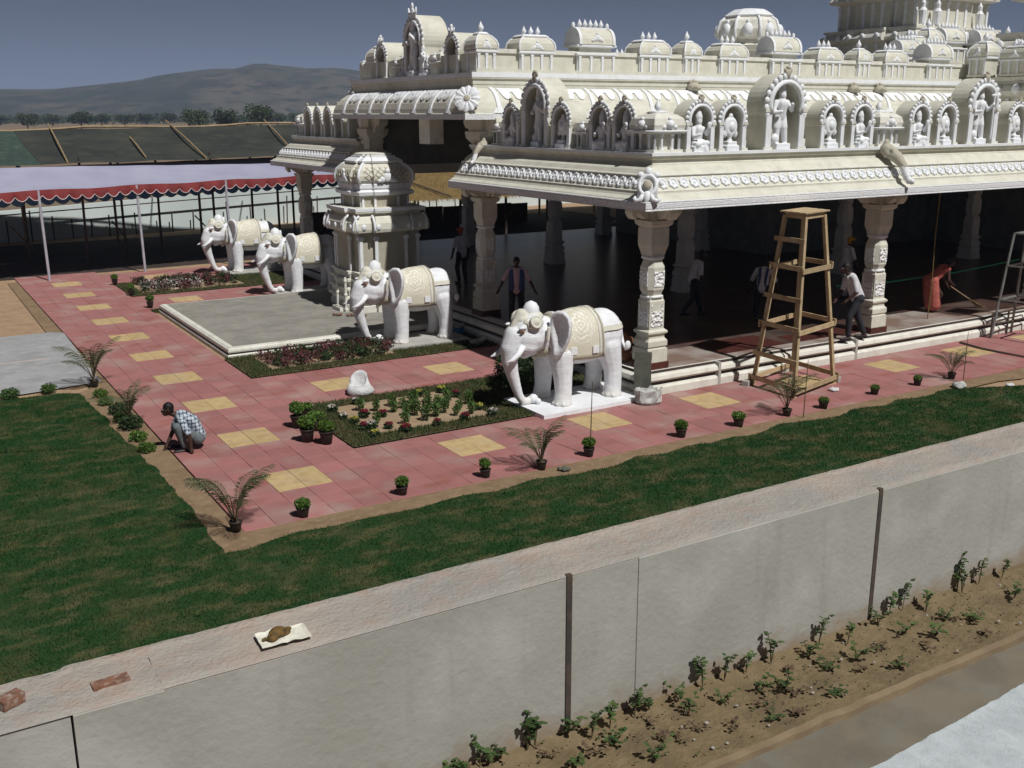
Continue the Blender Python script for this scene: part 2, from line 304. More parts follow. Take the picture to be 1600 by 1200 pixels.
def fixn(me):
    bm = bmesh.new(); bm.from_mesh(me); bmesh.ops.recalc_face_normals(bm, faces=bm.faces); bm.to_mesh(me); bm.free(); return me
def put(name, me, parent=None, loc=(0,0,0), rz=0., world=False, kind=None, label=None, cat=None, group=None, scale=None):
    o = bpy.data.objects.new(name, me); COL.objects.link(o)
    loc = Vector(loc)
    if parent is not None:
        o.parent = parent
        if world: loc = loc-WORLDLOC[parent.name]
    o.location = loc; o.rotation_euler = (0,0,rz)
    if scale: o.scale = scale if isinstance(scale, (tuple, list)) else (scale,)*3
    tag(o, label, cat, group, kind); return o
WORLDLOC = {}
def tag(o, label=None, cat=None, group=None, kind=None):
    if label: o['label'] = label
    if cat: o['category'] = cat
    if group: o['group'] = group
    if kind: o['kind'] = kind
    return o
def thing(name, label, cat, loc=(0,0,0), rz=0., group=None, scale=None):
    o = put(name, None, None, loc, rz, label=label, cat=cat, group=group, scale=scale); o.empty_display_size = .2
    WORLDLOC[o.name] = Vector(loc); return o
def dup(root, loc, rz, label, group=None, scale=None):
    r = root.copy(); COL.objects.link(r); r.location = loc; r.rotation_euler = (0,0,rz); r['label'] = label
    if scale: r.scale = (scale,)*3
    if group: r['group'] = group
    for ch in root.children:
        c = ch.copy(); COL.objects.link(c); c.parent = r
        for g in ch.children:
            d = g.copy(); COL.objects.link(d); d.parent = c
    return r
def blob(name, mb, mats, voxel=.02, smooth=3, keep=1.):
    me = mb.mesh(name+'_raw', mats); fixn(me); o = bpy.data.objects.new('tmp', me); COL.objects.link(o)
    m = o.modifiers.new('r', 'REMESH'); m.mode = 'VOXEL'; m.voxel_size = voxel; m.use_smooth_shade = True
    if smooth: q = o.modifiers.new('s', 'SMOOTH'); q.iterations = smooth; q.factor = .5
    if keep < 1: d = o.modifiers.new('d', 'DECIMATE'); d.ratio = keep
    dg = bpy.context.evaluated_depsgraph_get(); e = o.evaluated_get(dg); out = bpy.data.meshes.new_from_object(e)
    bpy.data.objects.remove(o); bpy.data.meshes.remove(me); out.name = name
    if not out.materials:
        out.materials.append(mats)
    return out
def sheet(name, poly, z, m, kind='structure', sub=0.):
    bm = bmesh.new(); f = bm.faces.new([bm.verts.new((x,y,z)) for x,y in poly]); f.normal_update()
    if f.normal.z < 0: f.normal_flip()
    me = bpy.data.meshes.new(name); bm.to_mesh(me); bm.free(); me.materials.append(m)
    return put(name, me, kind=kind)

def islands(me):
    n = len(me.vertices); par = list(range(n))
    def find(a):
        while par[a] != a: par[a] = par[par[a]]; a = par[a]
        return a
    for p in me.polygons:
        v = p.vertices; a = find(v[0])
        for b in v[1:]: par[find(b)] = a
    gr = {}
    for p in me.polygons: gr.setdefault(find(p.vertices[0]), []).append(p)
    out = []
    for k, ps in gr.items():
        ids = {}; vs = []; fs = []
        for p in ps:
            f = []
            for i in p.vertices:
                if i not in ids: ids[i] = len(vs); vs.append(me.vertices[i].co[:])
                f.append(ids[i])
            fs.append(f)
        m = bpy.data.meshes.new(me.name); m.from_pydata(vs, [], fs)
        for mt in me.materials: m.materials.append(mt)
        if ps[0].use_smooth: m.polygons.foreach_set('use_smooth', [True]*len(fs))
        m.update(); out.append(m)
    return out
_isl = {}
def puts(name, me, parent):                 # a mesh of several pieces: each piece an object of its own
    if me.name not in _isl: _isl[me.name] = islands(me)
    return [put(name, m, parent) for m in _isl[me.name]]
# ------------------------------------------------------------------ the ground and what lies on it
def wob(a, b, n, amp, seed):                # an uneven line from a to b
    out = []
    for i in range(n):
        t = i/(n-1); x = a[0]+(b[0]-a[0])*t; y = a[1]+(b[1]-a[1])*t
        k = mnoise.noise(Vector((x*1.3, y*1.3, seed)))*amp+mnoise.noise(Vector((x*4, y*4, seed+5)))*amp*.5
        d = Vector((b[0]-a[0], b[1]-a[1])).normalized(); out.append((x-d.y*k, y+d.x*k))
    return out
sheet('ground', [(-4000,-600),(4000,-600),(4000,5200),(-4000,5200)], -.03, FIELD)
sheet('yard_soil', [(-14,7.2),(48,7.2),(48,62),(-14,62)], -.012, SOIL)
lawnR = wob((3.2,12.45),(18.3,12.62),60,.16,1)+[(19.2,12.2),(22,11.2),(30,11),(30,7.3),(-8,7.3),(-8,22)]+wob((-8,21.6),(2.6,22.0),30,.1,3)+wob((2.95,21.7),(3.16,16.6),40,.10,2)+wob((3.22,16.3),(3.2,12.6),30,.07,4)
sheet('lawn', lawnR, .022, LAWNB)
sheet('dirt_strip', wob((3.0,12.35),(26,12.5),80,.14,11)+[(26,13.1),(3.6,13.1),(3.6,38),(3.3,38),(3.2,22)]+wob((2.7,21.6),(2.95,16.2),20,.1,13)+wob((3.0,15.6),(3.0,12.6),16,.06,14), .018, STRIPS)
sheet('concrete_path', [(-12,22.3),(2.0,22.25),(3.5,22.5),(3.62,28.3),(3.3,28.55),(-12,28.6)], .024, PATH)
MBp = MB(); MBp.b2(-12,2.9,25.3,25.38,.0,.034); MBp.build('path_joint_strip', mat('path_joint', (.45,.38,.36)), kind='structure')
# grass blades on the lawn and on the verge of the beds
def inside(poly, P):
    x, y = P[:,0], P[:,1]; c = np.zeros(len(P), bool); n = len(poly); j = n-1
    for i in range(n):
        xi, yi = poly[i]; xj, yj = poly[j]
        q = ((yi > y) != (yj > y)) & (x < (xj-xi)*(y-yi)/(yj-yi+1e-12)+xi); c ^= q; j = i
    return c
def blades(name, poly, hole, n, h, w, m, z=.0, patch=True):
    lo = np.min(poly, 0); hi = np.max(poly, 0); P = np.random.rand(n, 2)*(hi-lo)+lo
    k = inside(poly, P)
    if hole is not None: k &= ~inside(hole, P)
    P = P[k]
    if patch:
        g = np.array([mnoise.noise(Vector((x*.9, y*.9, 3)))+.6*mnoise.noise(Vector((x*3.1, y*3.1, 8))) for x, y in P])
        P = P[np.random.rand(len(P)) < np.clip(.95-g*.7, .25, 1)]
    N = len(P); a = np.random.rand(N)*6.283; H = h*(.5+np.random.rand(N)); ln = (np.random.rand(N, 2)-.5)*h*1.6
    v = np.zeros((N, 3, 3)); dx = np.cos(a)*w; dy = np.sin(a)*w
    v[:,0] = np.stack([P[:,0]-dx, P[:,1]-dy, np.full(N, z)], 1); v[:,1] = np.stack([P[:,0]+dx, P[:,1]+dy, np.full(N, z)], 1)
    v[:,2] = np.stack([P[:,0]+ln[:,0], P[:,1]+ln[:,1], z+H], 1)
    me = bpy.data.meshes.new(name); me.vertices.add(3*N); me.vertices.foreach_set('co', v.ravel())
    me.loops.add(3*N); me.loops.foreach_set('vertex_index', np.arange(3*N)); me.polygons.add(N)
    me.polygons.foreach_set('loop_start', np.arange(0, 3*N, 3)); me.polygons.foreach_set('loop_total', np.full(N, 3)); me.materials.append(m); me.update(); me.validate()
    return put(name, me, kind='stuff')
vis = [(max(x, -2.5), y) for x, y in lawnR if x < 24]
blades('lawn_grass', vis, None, 900000, .026, .0065, GRASS, .022)
# ------------------------------------------------------------------ paving
PAVEZ = .03
sheet('paving', [(3.62,12.93),(27,12.93),(27,15.55),(12.5,15.55),(12.5,23.2),(6.3,23.2),(6.3,30.2),(12.5,30.2),(12.5,38.4),(3.62,38.4)], .006, MORTAR)
PAV = bpy.data.objects['paving']; WORLDLOC['paving'] = Vector((0,0,0))
_tm = {}
def tile_mesh(w, h, m):
    k = (round(w,3), round(h,3), m.name)
    if k not in _tm:
        b = MB(); g = .0018; x, y = w/2-g, h/2-g; c = .004
        b.rings([[(sx*q, sy*q2, z) for sx, sy in ((-1,-1),(1,-1),(1,1),(-1,1))] for q, q2, z in ((x,y,-.026),(x,y,-.005),(x-c,y-c,0))])
        _tm[k] = b.mesh('paver', m)
    return _tm[k]
cells = []; yells = []
def grid(xs, ys, x0, y0, isy=lambda i, j: False, clip=None):
    x = x0
    for i, w in enumerate(xs):
        y = y0
        for j, h in enumerate(ys):
            if not isy(i, j) and not (clip and clip(x+w/2, y+h/2)): cells.append((x+w/2, y+h/2, w, h))
            y += h
        x += w
def yellow(cx, cy, s=.87):
    for k in (-1, 1): yells.append((cx+k*s/4, cy, s/2, s))
# the long walk towards the tent: yellow squares 2.45 m apart
gy = [.435,.435,.395,.395,.395,.395]; xl = [.4475,.4475,.435,.435,.435,.435]
y0 = 14.57-.435
ysL = []
for k in range(10): ysL += gy
grid(xl, ysL[:-4]+[.395]*5, 3.62, y0, lambda i, j: i in (2,3) and j < 56 and j % 6 in (0,1))
for k in range(10): yellow(4.95, 14.57+2.45*k)
grid(xl, [.4,.4,.405], 3.62, y0-1.205)
# the walk in front of the temple: yellow squares 2.68 m apart
xsN = [.4]*4; n0 = 6.25
xN = []; isyel = {}
x = n0; xN = []
first = 8.05-.435
pre = first-n0; xN += [pre/3]*3
idx = len(xN)
for k in range(8):
    isyel[idx] = isyel[idx+1] = 1; xN += [.435,.435]+[.4525]*4; idx = len(xN)
ysN = [.4,.4,.405,.435,.435,.40]
grid(xN, ysN, n0, y0-1.205, lambda i, j: i in isyel and j in (3,4))
for k in range(8): yellow(8.05+2.68*k, 14.57)
# cross walks
def cross(cxs, cy, xa, xb, ya, yb):
    xs = []; x = xa; ys = [(cy-.435-ya)/2]*2+[.435,.435]+[(yb-cy-.435)/2]*2; iy = set()
    for c in cxs:
        n = max(1, round((c-.435-x)/.43)); xs += [(c-.435-x)/n]*n; iy |= {len(xs), len(xs)+1}; xs += [.435,.435]; x = c+.435
    n = max(1, round((xb-x)/.43)); xs += [(xb-x)/n]*n
    grid(xs, ys, xa, ya, lambda i, j: i in iy and j in (2,3))
    for c in cxs: yellow(c, cy)
cross((7.64,10.28), 19.62, 6.25, 12.4, 18.42, 21.0)
cross((7.6,10.6), 31.65, 6.25, 12.4, 30.5, 32.9)
cross((7.9,10.7), 36.8, 6.25, 12.4, 35.8, 38.1)
for cx, cy, w, h in yells:
    o = put('yellow_paving_tile', tile_mesh(w, h, YEL), PAV, (cx, cy, PAVEZ+random.uniform(0,.003)), kind='structure')
    o.rotation_euler = (random.gauss(0,.002), random.gauss(0,.002), random.gauss(0,.003))
cells.sort(key=lambda c: c[0]**2+c[1]**2)
rest = MB()
for i, (cx, cy, w, h) in enumerate(cells):
    dz = random.uniform(-.003,.003)
    if i < 300:
        o = put('pink_paving_tile', tile_mesh(round(w,3), round(h,3), PINK), PAV, (cx, cy, PAVEZ-.002+dz), kind='structure')
        o.rotation_euler = (random.gauss(0,.003), random.gauss(0,.003), random.gauss(0,.003))
    else: rest.box((cx, cy, PAVEZ-.013+dz), (w-.005, h-.005, .024))
rest.build('pink_paving_tile', PINK, PAV, kind='stuff')
# ------------------------------------------------------------------ beds
def verge(name, outer, inner, label):
    sheet(name+'_verge', outer, .036, VERGEB, kind='structure'); sheet(name+'_earth', inner, .041, BEDSOIL, kind='structure')
    blades(name+'_grass', outer, inner, 26000, .05, .010, VERGE, .036, patch=False)
b1o = [(6.3,15.5),(9.95,15.5),(9.95,18.38),(6.3,18.38)]; b1i = [(6.85,15.95),(9.25,15.95),(9.25,17.95),(6.85,17.95)]
verge('flower_bed', b1o, b1i, '')
b2o = [(6.3,21.05),(12.4,21.05),(12.4,23.1),(6.3,23.1)]; b2i = [(6.9,21.5),(9.9,21.5),(9.9,22.8),(6.9,22.8)]
verge('back_bed', b2o, b2i, '')
verge('far_bed', [(6.3,33),(12.3,33),(12.3,35.7),(6.3,35.7)], [(6.7,33.4),(10,33.4),(10,35.3),(6.7,35.3)], '')
sheet('bush_bed_earth', [(9.95,15.5),(12.4,15.5),(12.4,18.4),(9.95,18.4)], .034, VERGEB)
blades('bush_bed_grass', [(9.95,16.7),(12.4,16.7),(12.4,18.4),(9.95,18.4)], None, 9000, .05, .010, VERGE, .036, patch=False)
blades('platform_edge_grass', [(6.25,29.95),(10.4,29.95),(10.4,30.3),(6.25,30.3)], None, 7000, .07, .012, VERGE, .0, patch=False)
# ------------------------------------------------------------------ compound wall, its top and what was left on it
WH = 1.65; WY0, WY1 = 6.74, 7.37
t = thing('compound_wall', 'long grey cement plastered compound wall with a broad rough top along the lawn', 'wall', (4.66,6.74,0))
def wallblock(name, x0, x1, yo, m, top=None, seed=0, z1=WH):
    n = max(2, int((x1-x0)/.05)); b = MB(); L = []
    for i in range(n+1):
        x = x0+(x1-x0)*i/n; e = mnoise.noise(Vector((x*3, seed, 1)))*.012
        L.append([(x, yo, -.1), (x, yo, z1-.012), (x, yo+.012, z1), (x, WY1, z1), (x, WY1, -.1)])
    return b.rings(L).build(name, m, t, world=True)
wallblock('wall_bay', -6, .625, 6.724, PLASTER, z1=WH-.03); wallblock('wall_pier', .64, 1.235, 6.704, PLASTER, z1=WH-.03)
wallblock('wall_bay', 1.235, 4.63, 6.719, PLASTER, z1=WH-.03); wallblock('wall_bay', 4.69, 5.42, 6.717, PLASTER, z1=WH-.03)
wallblock('wall_bay', 5.42, 8.63, 6.708, PLASTER, z1=WH-.03); wallblock('wall_bay', 8.70, 24, 6.708, PLASTER, z1=WH-.03)
for x in (4.66, 8.665):
    MB().b2(x-.028,x+.028,6.705,6.80,-.1,WH-.015).build('steel_post', DARKST, t, world=True)
# the mortar bed on top, with a ragged far edge and a ridge along the near one
def coping(x0, x1, yn, seed):
    nx = int((x1-x0)/.045); ny = 14; vs = []; fs = []
    for i in range(nx+1):
        x = x0+(x1-x0)*i/nx
        far = WY1+.02+mnoise.noise(Vector((x*2.2, 5, seed)))*.007+mnoise.noise(Vector((x*11, 5, seed)))*.006+(.035 if x < .62 else 0)*-1
        if .55 < x < .66: far -= .03
        for j in range(ny+1):
            y = yn+(far-yn)*j/ny
            z = WH-.014+.009*mnoise.noise(Vector((x*5, y*9, seed)))+.014*mnoise.noise(Vector((x*19, y*19, seed)))
            if j == 0 or j == ny: z = WH-.031
            if j == ny-1: z = WH+.006+.006*mnoise.noise(Vector((x*9, 1, seed)))
            vs.append((x, y, z))
    for i in range(nx):
        for j in range(ny): a = i*(ny+1)+j; fs.append((a, a+ny+1, a+ny+2, a+1))
    MB().add(vs, fs).build('mortar_top', COPING, t, world=True, smooth=True)
coping(-6, 1.235, 6.71, 1); coping(1.235, 24, 6.715, 2)
def brick(name, label, x, y, z, d, rz, tilt=0.):
    b = MB(); L = []
    for i in range(5):
        u = -d[0]/2+d[0]*i/4; L.append([(u, s*(d[1]/2)*(1+.12*mnoise.noise(Vector((u*20, s, q)))), q*(d[2]/2)*(1+.15*mnoise.noise(Vector((u*14, q, s))))) for s, q in ((-1,-1),(1,-1),(1,1),(-1,1))])
    o = b.rings(L).build(name, BRICK); o.location = (x, y, z); o.rotation_euler = (0, tilt, rz); tag(o, label, 'brick'); return o
brick('brick', 'broken red brick lying at the left end of the wall top', .30, 7.02, WH+.03, (.16,.10,.07), .5)
brick('brick', 'long weathered brick bedded in a hollow of the wall top', .93, 6.97, WH-.022, (.25,.10,.06), .06)
def crumple(name, x0, x1, y0, y1, m, z, amp, label, cat, seed, rz=0.):
    b = MB(); n = 14; vs = []; fs = []
    for i in range(n+1):
        for j in range(n+1):
            u = (i/n-.5)*(x1-x0); v = (j/n-.5)*(y1-y0); vs.append((u, v, abs(mnoise.noise(Vector((u*9, v*9, seed))))*amp+(.012 if i in (0,n) or j in (0,n) else 0)))
    for i in range(n):
        for j in range(n): a = i*(n+1)+j; fs.append((a, a+n+1, a+n+2, a+1))
    me = b.add(vs, fs).mesh(name, m); o = put(name, me, None, ((x0+x1)/2,(y0+y1)/2,z), rz); 
    s = o.modifiers.new('s', 'SOLIDIFY'); s.thickness = .003; tag(o, label, cat); return o
crumple('paper_plate', 1.98, 2.36, 6.80, 7.03, PAPER, WH+.012, .03, 'open white paper wrapper lying on the wall top under brown food', 'paper', 3, -.05)
fb = MB(); fb.ell((0,0,.035),(.075,.055,.045),10,7); fb.ell((-.05,-.02,.02),(.05,.04,.03),9,6); fb.ell((.06,-.02,.015),(.05,.03,.02),9,6); fb.ell((-.10,.02,.012),(.03,.018,.014),8,5); fb.ell((.10,.02,.015),(.05,.03,.016),8,5)
put('food_leftovers', blob('food', fb, FOOD, .008, 2), None, (2.13,6.93,WH+.018), .3, label='brown lump of leftover food on the white paper wrapper', cat='food')
# ------------------------------------------------------------------ outside the wall: bed of dirt, kerb, drain, limewashed ledge
def relief(name, x0, x1, y0, y1, step, z0, amp, m, seed, ends=None, kind='structure'):
    nx = int((x1-x0)/step); ny = max(2, int((y1-y0)/step)); vs = []; fs = []
    for i in range(nx+1):
        for j in range(ny+1):
            x = x0+(x1-x0)*i/nx; y = y0+(y1-y0)*j/ny
            z = z0+amp*(mnoise.noise(Vector((x*1.6, y*1.6, seed)))+.5*mnoise.noise(Vector((x*6, y*6, seed)))+.3*mnoise.noise(Vector((x*15, y*15, seed))))
            if ends: z += ends(x, y)
            vs.append((x, y, z))
    for i in range(nx):
        for j in range(ny): a = i*(ny+1)+j; fs.append((a, a+ny+1, a+ny+2, a+1))
    return put(name, MB().add(vs, fs).mesh(name, m, True), kind=kind)
relief('dirt_bed', -4, 22, 5.66, 6.80, .06, .045, .028, DIRT, 4, lambda x, y: .10*max(0, (y-6.3)/.5)**2)
relief('drain_floor', -4, 22, 3.0, 5.66, .1, .012, .014, CONC, 6)
kb = MB(); L = []
for i in range(230):
    x = -1+i*.1; e = mnoise.noise(Vector((x*3, 1, 2)))*.014; L.append([(x,5.62+e,-.05),(x,5.63+e,.075+e),(x,5.70+e*.5,.085+e),(x,5.72,-.05)])
kb.rings(L).build('kerb', KERBM, kind='structure')
LZ = .35
ld = MB(); top = []
for i in range(120):
    x = 5.0+i*.06; y = 4.70+.055*(x-6.2)
    y += .022*mnoise.noise(Vector((x*1.1, 2, 2)))+.016*mnoise.noise(Vector((x*6, 3, 2))); top.append((x, y))
nv = 16; L = []
for x, y in top:
    L.append([(x, y-.01, 0), (x, y, LZ-.02)]+[(x, y-.02-k*.28, LZ+.018*mnoise.noise(Vector((x*9, k*2.1, 3)))+.01*mnoise.noise(Vector((x*25, k*7.1, 3)))) for k in range(8)]+[(x, y-2.3, 0)])
o = ld.rings(L).build('limewashed_ledge', LIME, smooth=False); tag(o, 'rough limewashed white ledge at the lower right corner below the drain', 'ledge')
# small stones on the dirt
for i in range(34):
    x, y = random.uniform(5.5,12), random.uniform(5.75,6.6)
    o = MB().ell((0,0,0),(1,.8,.6),7,5).build('pebble', COPING, None, loc=(x,y,.07), rz=random.random()*6, scale=random.uniform(.012,.024))
    tag(o, 'small pale pebble on the dirt beside the compound wall', 'pebble', 'pebbles on the dirt bed')
# ------------------------------------------------------------------ hills and far trees
def hill(name, dist, prof, m, depth, seed):
    na = 160; nd = 14; vs = []; fs = []
    for i in range(na+1):
        a = R(20)+(R(130)-R(20))*i/na; deg = math.degrees(a); e = float(np.interp(deg, [p[0] for p in prof], [p[1] for p in prof]))
        for j in range(nd+1):
            q = j/nd; d = dist+depth*q; k = math.sin(min(q*1.0, 1)*math.pi/2) if q <= 1 else 1
            hgt = CAMH+math.tan(R(e))*(dist+depth)
            z = -2+hgt*k*(1+.10*mnoise.noise(Vector((a*16, q*3, seed))))+hgt*.05*mnoise.noise(Vector((a*70, q*9, seed)))
            vs.append((math.cos(a)*d, math.sin(a)*d, z))
        vs.append((math.cos(a)*(dist+depth*1.7), math.sin(a)*(dist+depth*1.7), -2))
    w = nd+2
    for i in range(na):
        for j in range(w-1): p = i*w+j; fs.append((p, p+w, p+w+1, p+1))
    return put(name, MB().add(vs, fs).mesh(name, m, True), kind='structure')
hill('hills', 1250, [(20,1.0),(33,1.6),(50,2.0),(62,1.9),(66.8,2.2),(69.5,2.35),(71.5,2.62),(73.5,2.3),(75.5,2.1),(78,1.75),(80,1.42),(82,1.25),(84.3,1.22),(90,1.0),(130,.8)], HILLM, 420, 2)
def leafcloud(n, size, shape, seed, flat=0.):
    rs = np.random.RandomState(seed); P = []
    for c, r, k in shape:
        d = rs.normal(size=(int(n*k), 3)); d /= np.linalg.norm(d, axis=1)[:,None]
        rad = rs.rand(len(d))**.4; P.append(np.array(c)+d*rad[:,None]*np.array(r))
    P = np.concatenate(P); N = len(P)
    a = rs.normal(size=(N,3)); a /= np.linalg.norm(a, axis=1)[:,None]; b = rs.normal(size=(N,3)); b -= a*(a*b).sum(1)[:,None]; b /= np.linalg.norm(b, axis=1)[:,None]
    s = size*(.6+.8*rs.rand(N))[:,None]
    V = np.stack([P-a*s*.5, P+b*s*.28, P+a*s*.5, P-b*s*.28], 1).reshape(-1,3)
    return V, [(4*i,4*i+1,4*i+2,4*i+3) for i in range(N)]
def tree_mesh(seed, h, n, size):
    rs = random.Random(seed); sh = []
    for i in range(9):
        a = rs.random()*6.28; q = rs.random()*.32*h; z = h*rs.uniform(.45,.85); sh.append(((math.cos(a)*q, math.sin(a)*q, z*.82),(h*rs.uniform(.18,.28),h*rs.uniform(.18,.28),h*rs.uniform(.16,.26)), 1/9))
    V, F = leafcloud(n, size, sh, seed); crown = MB().add(V, F).mesh('crown', TREEL)
    b = MB(); b.tube([(0,0,-.3),(.05*h*.3,0,h*.25),(0,.02*h,h*.5)], [h*.035,h*.026,h*.015], 7)
    for i in range(5):
        a = i*1.3+rs.random(); b.tube([(0,0,h*.3),(math.cos(a)*h*.12,math.sin(a)*h*.12,h*.48),(math.cos(a)*h*.24,math.sin(a)*h*.24,h*.66)], [h*.018,h*.012,h*.005], 5)
    return crown, b.mesh('trunk', BARK)
TM = [tree_mesh(11+i, 1., 1500, .075) for i in range(4)]
def far_tree(px, d, h, label, i, wide=1.):
    r = G(px, 300); k = d/math.hypot(r.x, r.y)
    o = thing('tree', label, 'tree', (r.x*k, r.y*k, -.03), i*1.7, 'trees on the field before the hills'); o.scale = (h*wide, h*wide, h)
    put('crown', TM[i%4][0], o); put('trunk', TM[i%4][1], o)
def fc(px): return 1/math.cos(math.atan((px-800)/FPX))
far_tree(312, 330, 8.2, 'round grey green tree left of the two darkest trees before the hills', 0, 1.1)
far_tree(365, 300, 8.8, 'dark dense tree between two others on the field before the hills', 1, 1.05)
far_tree(415, 300, 9.2, 'largest dark tree beside the temple roof end before the hills', 2, 1.15)
far_tree(138, 430, 8.0, 'broad hazy tree standing over the middle of the dark net roof', 3, 1.5)
far_tree(55, 430, 7.0, 'hazy tree nearest the left edge before the hills', 0, 1.3)
ORD = ['first','second','third','fourth','fifth','sixth','seventh','eighth','ninth','tenth','eleventh','twelfth','thirteenth','fourteenth','fifteenth','sixteenth','seventeenth','eighteenth','nineteenth','twentieth','twenty first','twenty second','twenty third','twenty fourth','twenty fifth','twenty sixth']
_k = 0
for px, d, h, i, w in ((15,620,7,1,2.0),(95,560,6.5,2,1.8),(170,560,7,3,1.6),(205,560,6.5,0,1.9),(240,600,7.5,1,1.8),(275,560,7,2,1.5),(440,520,7,3,1.6),(470,560,7,0,1.6),(505,560,7,1,1.7)):
    far_tree(px, d, h, ORD[_k]+' low hazy tree from the left along the hill foot', i, w); _k += 1
rs = np.random.RandomState(5); sh = []
for i in range(230):
    a = R(rs.uniform(62, 92)); d = rs.uniform(620, 900); r = rs.uniform(5, 13); sh.append(((math.cos(a)*d, math.sin(a)*d, rs.uniform(.8, 2.2)),(r, r, rs.uniform(1.6, 3.8)), 1/230))
V, F = leafcloud(20000, 1.5, sh, 3); put('far_scrub', MB().add(V, F).mesh('far_scrub', TREEL), kind='stuff')
# ------------------------------------------------------------------ air
# ------------------------------------------------------------------ marquee, net-roofed shed, far wall, thatched hut
def eave(x): return (37.72+.11*(x-4.6), 3.05+.012*(x-4.6))
t = thing('marquee', 'long white canvas marquee with a red scalloped valance on slim silver poles', 'marquee', (4.6,37.7,0))
b = MB(); n = 60; vs = []; fs = []
for i in range(n+1):
    x = -5+23*i/n; y, z = eave(x); sag = .02*math.cos((x-4.66)/3.2*2*math.pi)
    for j in range(7):
        q = j/6; vs.append((x, y+3.0*q, z+sag*(1-q)+(.63-.002*(x-4.6))*q-.05*math.sin(q*math.pi)+.02*mnoise.noise(Vector((x, q*4, 1)))))
for i in range(n):
    for j in range(6): a = i*7+j; fs.append((a, a+7, a+8, a+1))
b.add(vs, fs).build('canopy', TENTW, t, world=True, smooth=True)
def valance(name, m, tm, yoff, zoff, x0, x1, w, drop, flat):
    b = MB(); e = MB(); vs = []; fs = []; n = int((x1-x0)/w*10); bot = []
    for i in range(n+1):
        x = x0+(x1-x0)*i/n; y, z = eave(x); z += zoff+.02*math.cos((x-4.66)/3.2*2*math.pi)*(zoff == 0); y += yoff
        k = flat+(drop-flat)*abs(math.sin(math.pi*(x-x0)/w))**.8; wv = .04*math.sin(x*7)+.02*math.sin(x*17)
        vs += [(x, y-.01, z), (x, y-.03+wv*.4, z-k*.5), (x, y-.03+wv, z-k)]; bot.append((x, y-.034+wv, z-k))
    for i in range(n):
        for j in range(2): a = i*3+j; fs.append((a, a+3, a+4, a+1))
    o = b.add(vs, fs).build(name, m, t, world=True)
    if tm: q = MB().tube(bot, .014, 4).build('trim', tm, o); q.location = -o.location*0
    return o
valance('red_valance', TENTR, TENTT, 0, 0, -5, 18, .42, .34, .17)
valance('blue_valance', TENTB, None, 3.3, -.42, -5, 18, .5, .34, .2)
for i, x in enumerate((1.45,4.58,7.80,11.05,14.2)):
    y, z = eave(x); MB().tube([(x,y,0),(x-.03,y,z)], .045, 8).build('pole', POLEM, t, world=True)
for i, x in enumerate((0.5,2.2,4.6,6.4,8.0,9.6,11.4,13.3,15.5)):
    y, z = eave(x); MB().tube([(x,y+3.2+(i%3)*.9,0),(x+.05*(i%2),y+3.2+(i%3)*.9,z+.9)], .05, 6).build('rear_post', DARKST, t, world=True)
for x0, x1 in ((7.4,8.0),(10.6,11.4),(3.9,4.6)):
    y, z = eave(x0); MB().tube([(x0,y+3.2,1.6),(x1,y+3.25,.7)], .03, 5).build('brace', DARKST, t, world=True)
sheet('painted_shade_sheet', [(-6,38.4),(18,39.6),(18,37.9),(34,38.6),(34,49.6),(-6,49.2)], -.006, mat('painted_ground_shade', (.03,.022,.02), (.05,.035,.028), .6, rough=.95))  # dark sheet added to deepen the shade on the ground under the roofs
s = thing('net_roofed_shed', 'big open shed with a sloping dark shade net roof on bamboo poles behind the marquee', 'shed', (4,41,0))
def roofz(x, q): return (40.7+7.3*q, (3.70+.010*x)+(1.08+.002*x)*q-.10*math.sin(math.pi*q)+.035*mnoise.noise(Vector((x*.7, q*3, 4))))
xs = [-8,-3.2,1.1,5.15,7.6,11.4,15.5,20,25,31,38]
for k in range(len(xs)-1):
    b = MB(); vs = []; fs = []; n = 12
    for i in range(n+1):
        x = xs[k]-.02+(xs[k+1]-xs[k]+.04)*i/n
        for j in range(9): y, z = roofz(x, j/8); vs.append((x, y, z+.012*(k%2)))
    for i in range(n):
        for j in range(8): a = i*9+j; fs.append((a, a+9, a+10, a+1))
    b.add(vs, fs).build('net_panel', MESHG if k == 2 else MESHN, s, world=True)
b = MB(); pts = [(x, 48.05, roofz(x, 1)[1]+.05+.05*math.sin(x*.9)) for x in np.arange(-8, 38, 1.)]
MB().tube(pts, .055, 6).build('ridge_pole', BAMBOO, s, world=True)
for x0, x1, q0, q1 in ((6.6,6.0,1.12,-.0),(11.6,11.0,1.18,.0),(16.1,14.6,1.14,0),(9.3,8.9,.72,.1),(1.4,1.8,1.1,0),(21,20,1.1,0)):
    ya, za = roofz(x0, q0); yb, zb = roofz(x1, q1); MB().tube([(x0,ya,za+.06),((x0+x1)/2,(ya+yb)/2,(za+zb)/2+.10),(x1,yb,zb+.05)], .034, 6).build('rafter_pole', BAMBOO, s, world=True)
for i in range(12):
    x = -6+i*3.7; MB().tube([(x,48,0),(x,48,roofz(x,1)[1])], .06, 6).build('shed_post', BAMBOO, s, world=True)
w = thing('far_white_wall', 'long low whitewashed wall in sun behind the marquee', 'wall', (4,50.8,0))
b = MB()
def farw(x): return (50.6+.105*(x-4.5), 1.38+.036*(x-4.5))
b.rings([[(x,farw(x)[0],-.1),(x,farw(x)[0],farw(x)[1]),(x,farw(x)[0]+.22,farw(x)[1]),(x,farw(x)[0]+.22,-.1)] for x in (-12,0,12,24,45)]).build('wall_body', FARWALL, w, world=True)
f = thing('post_and_rail_fence', 'thin dark post and rail fence in front of the far white wall', 'fence', (4,50.2,0))
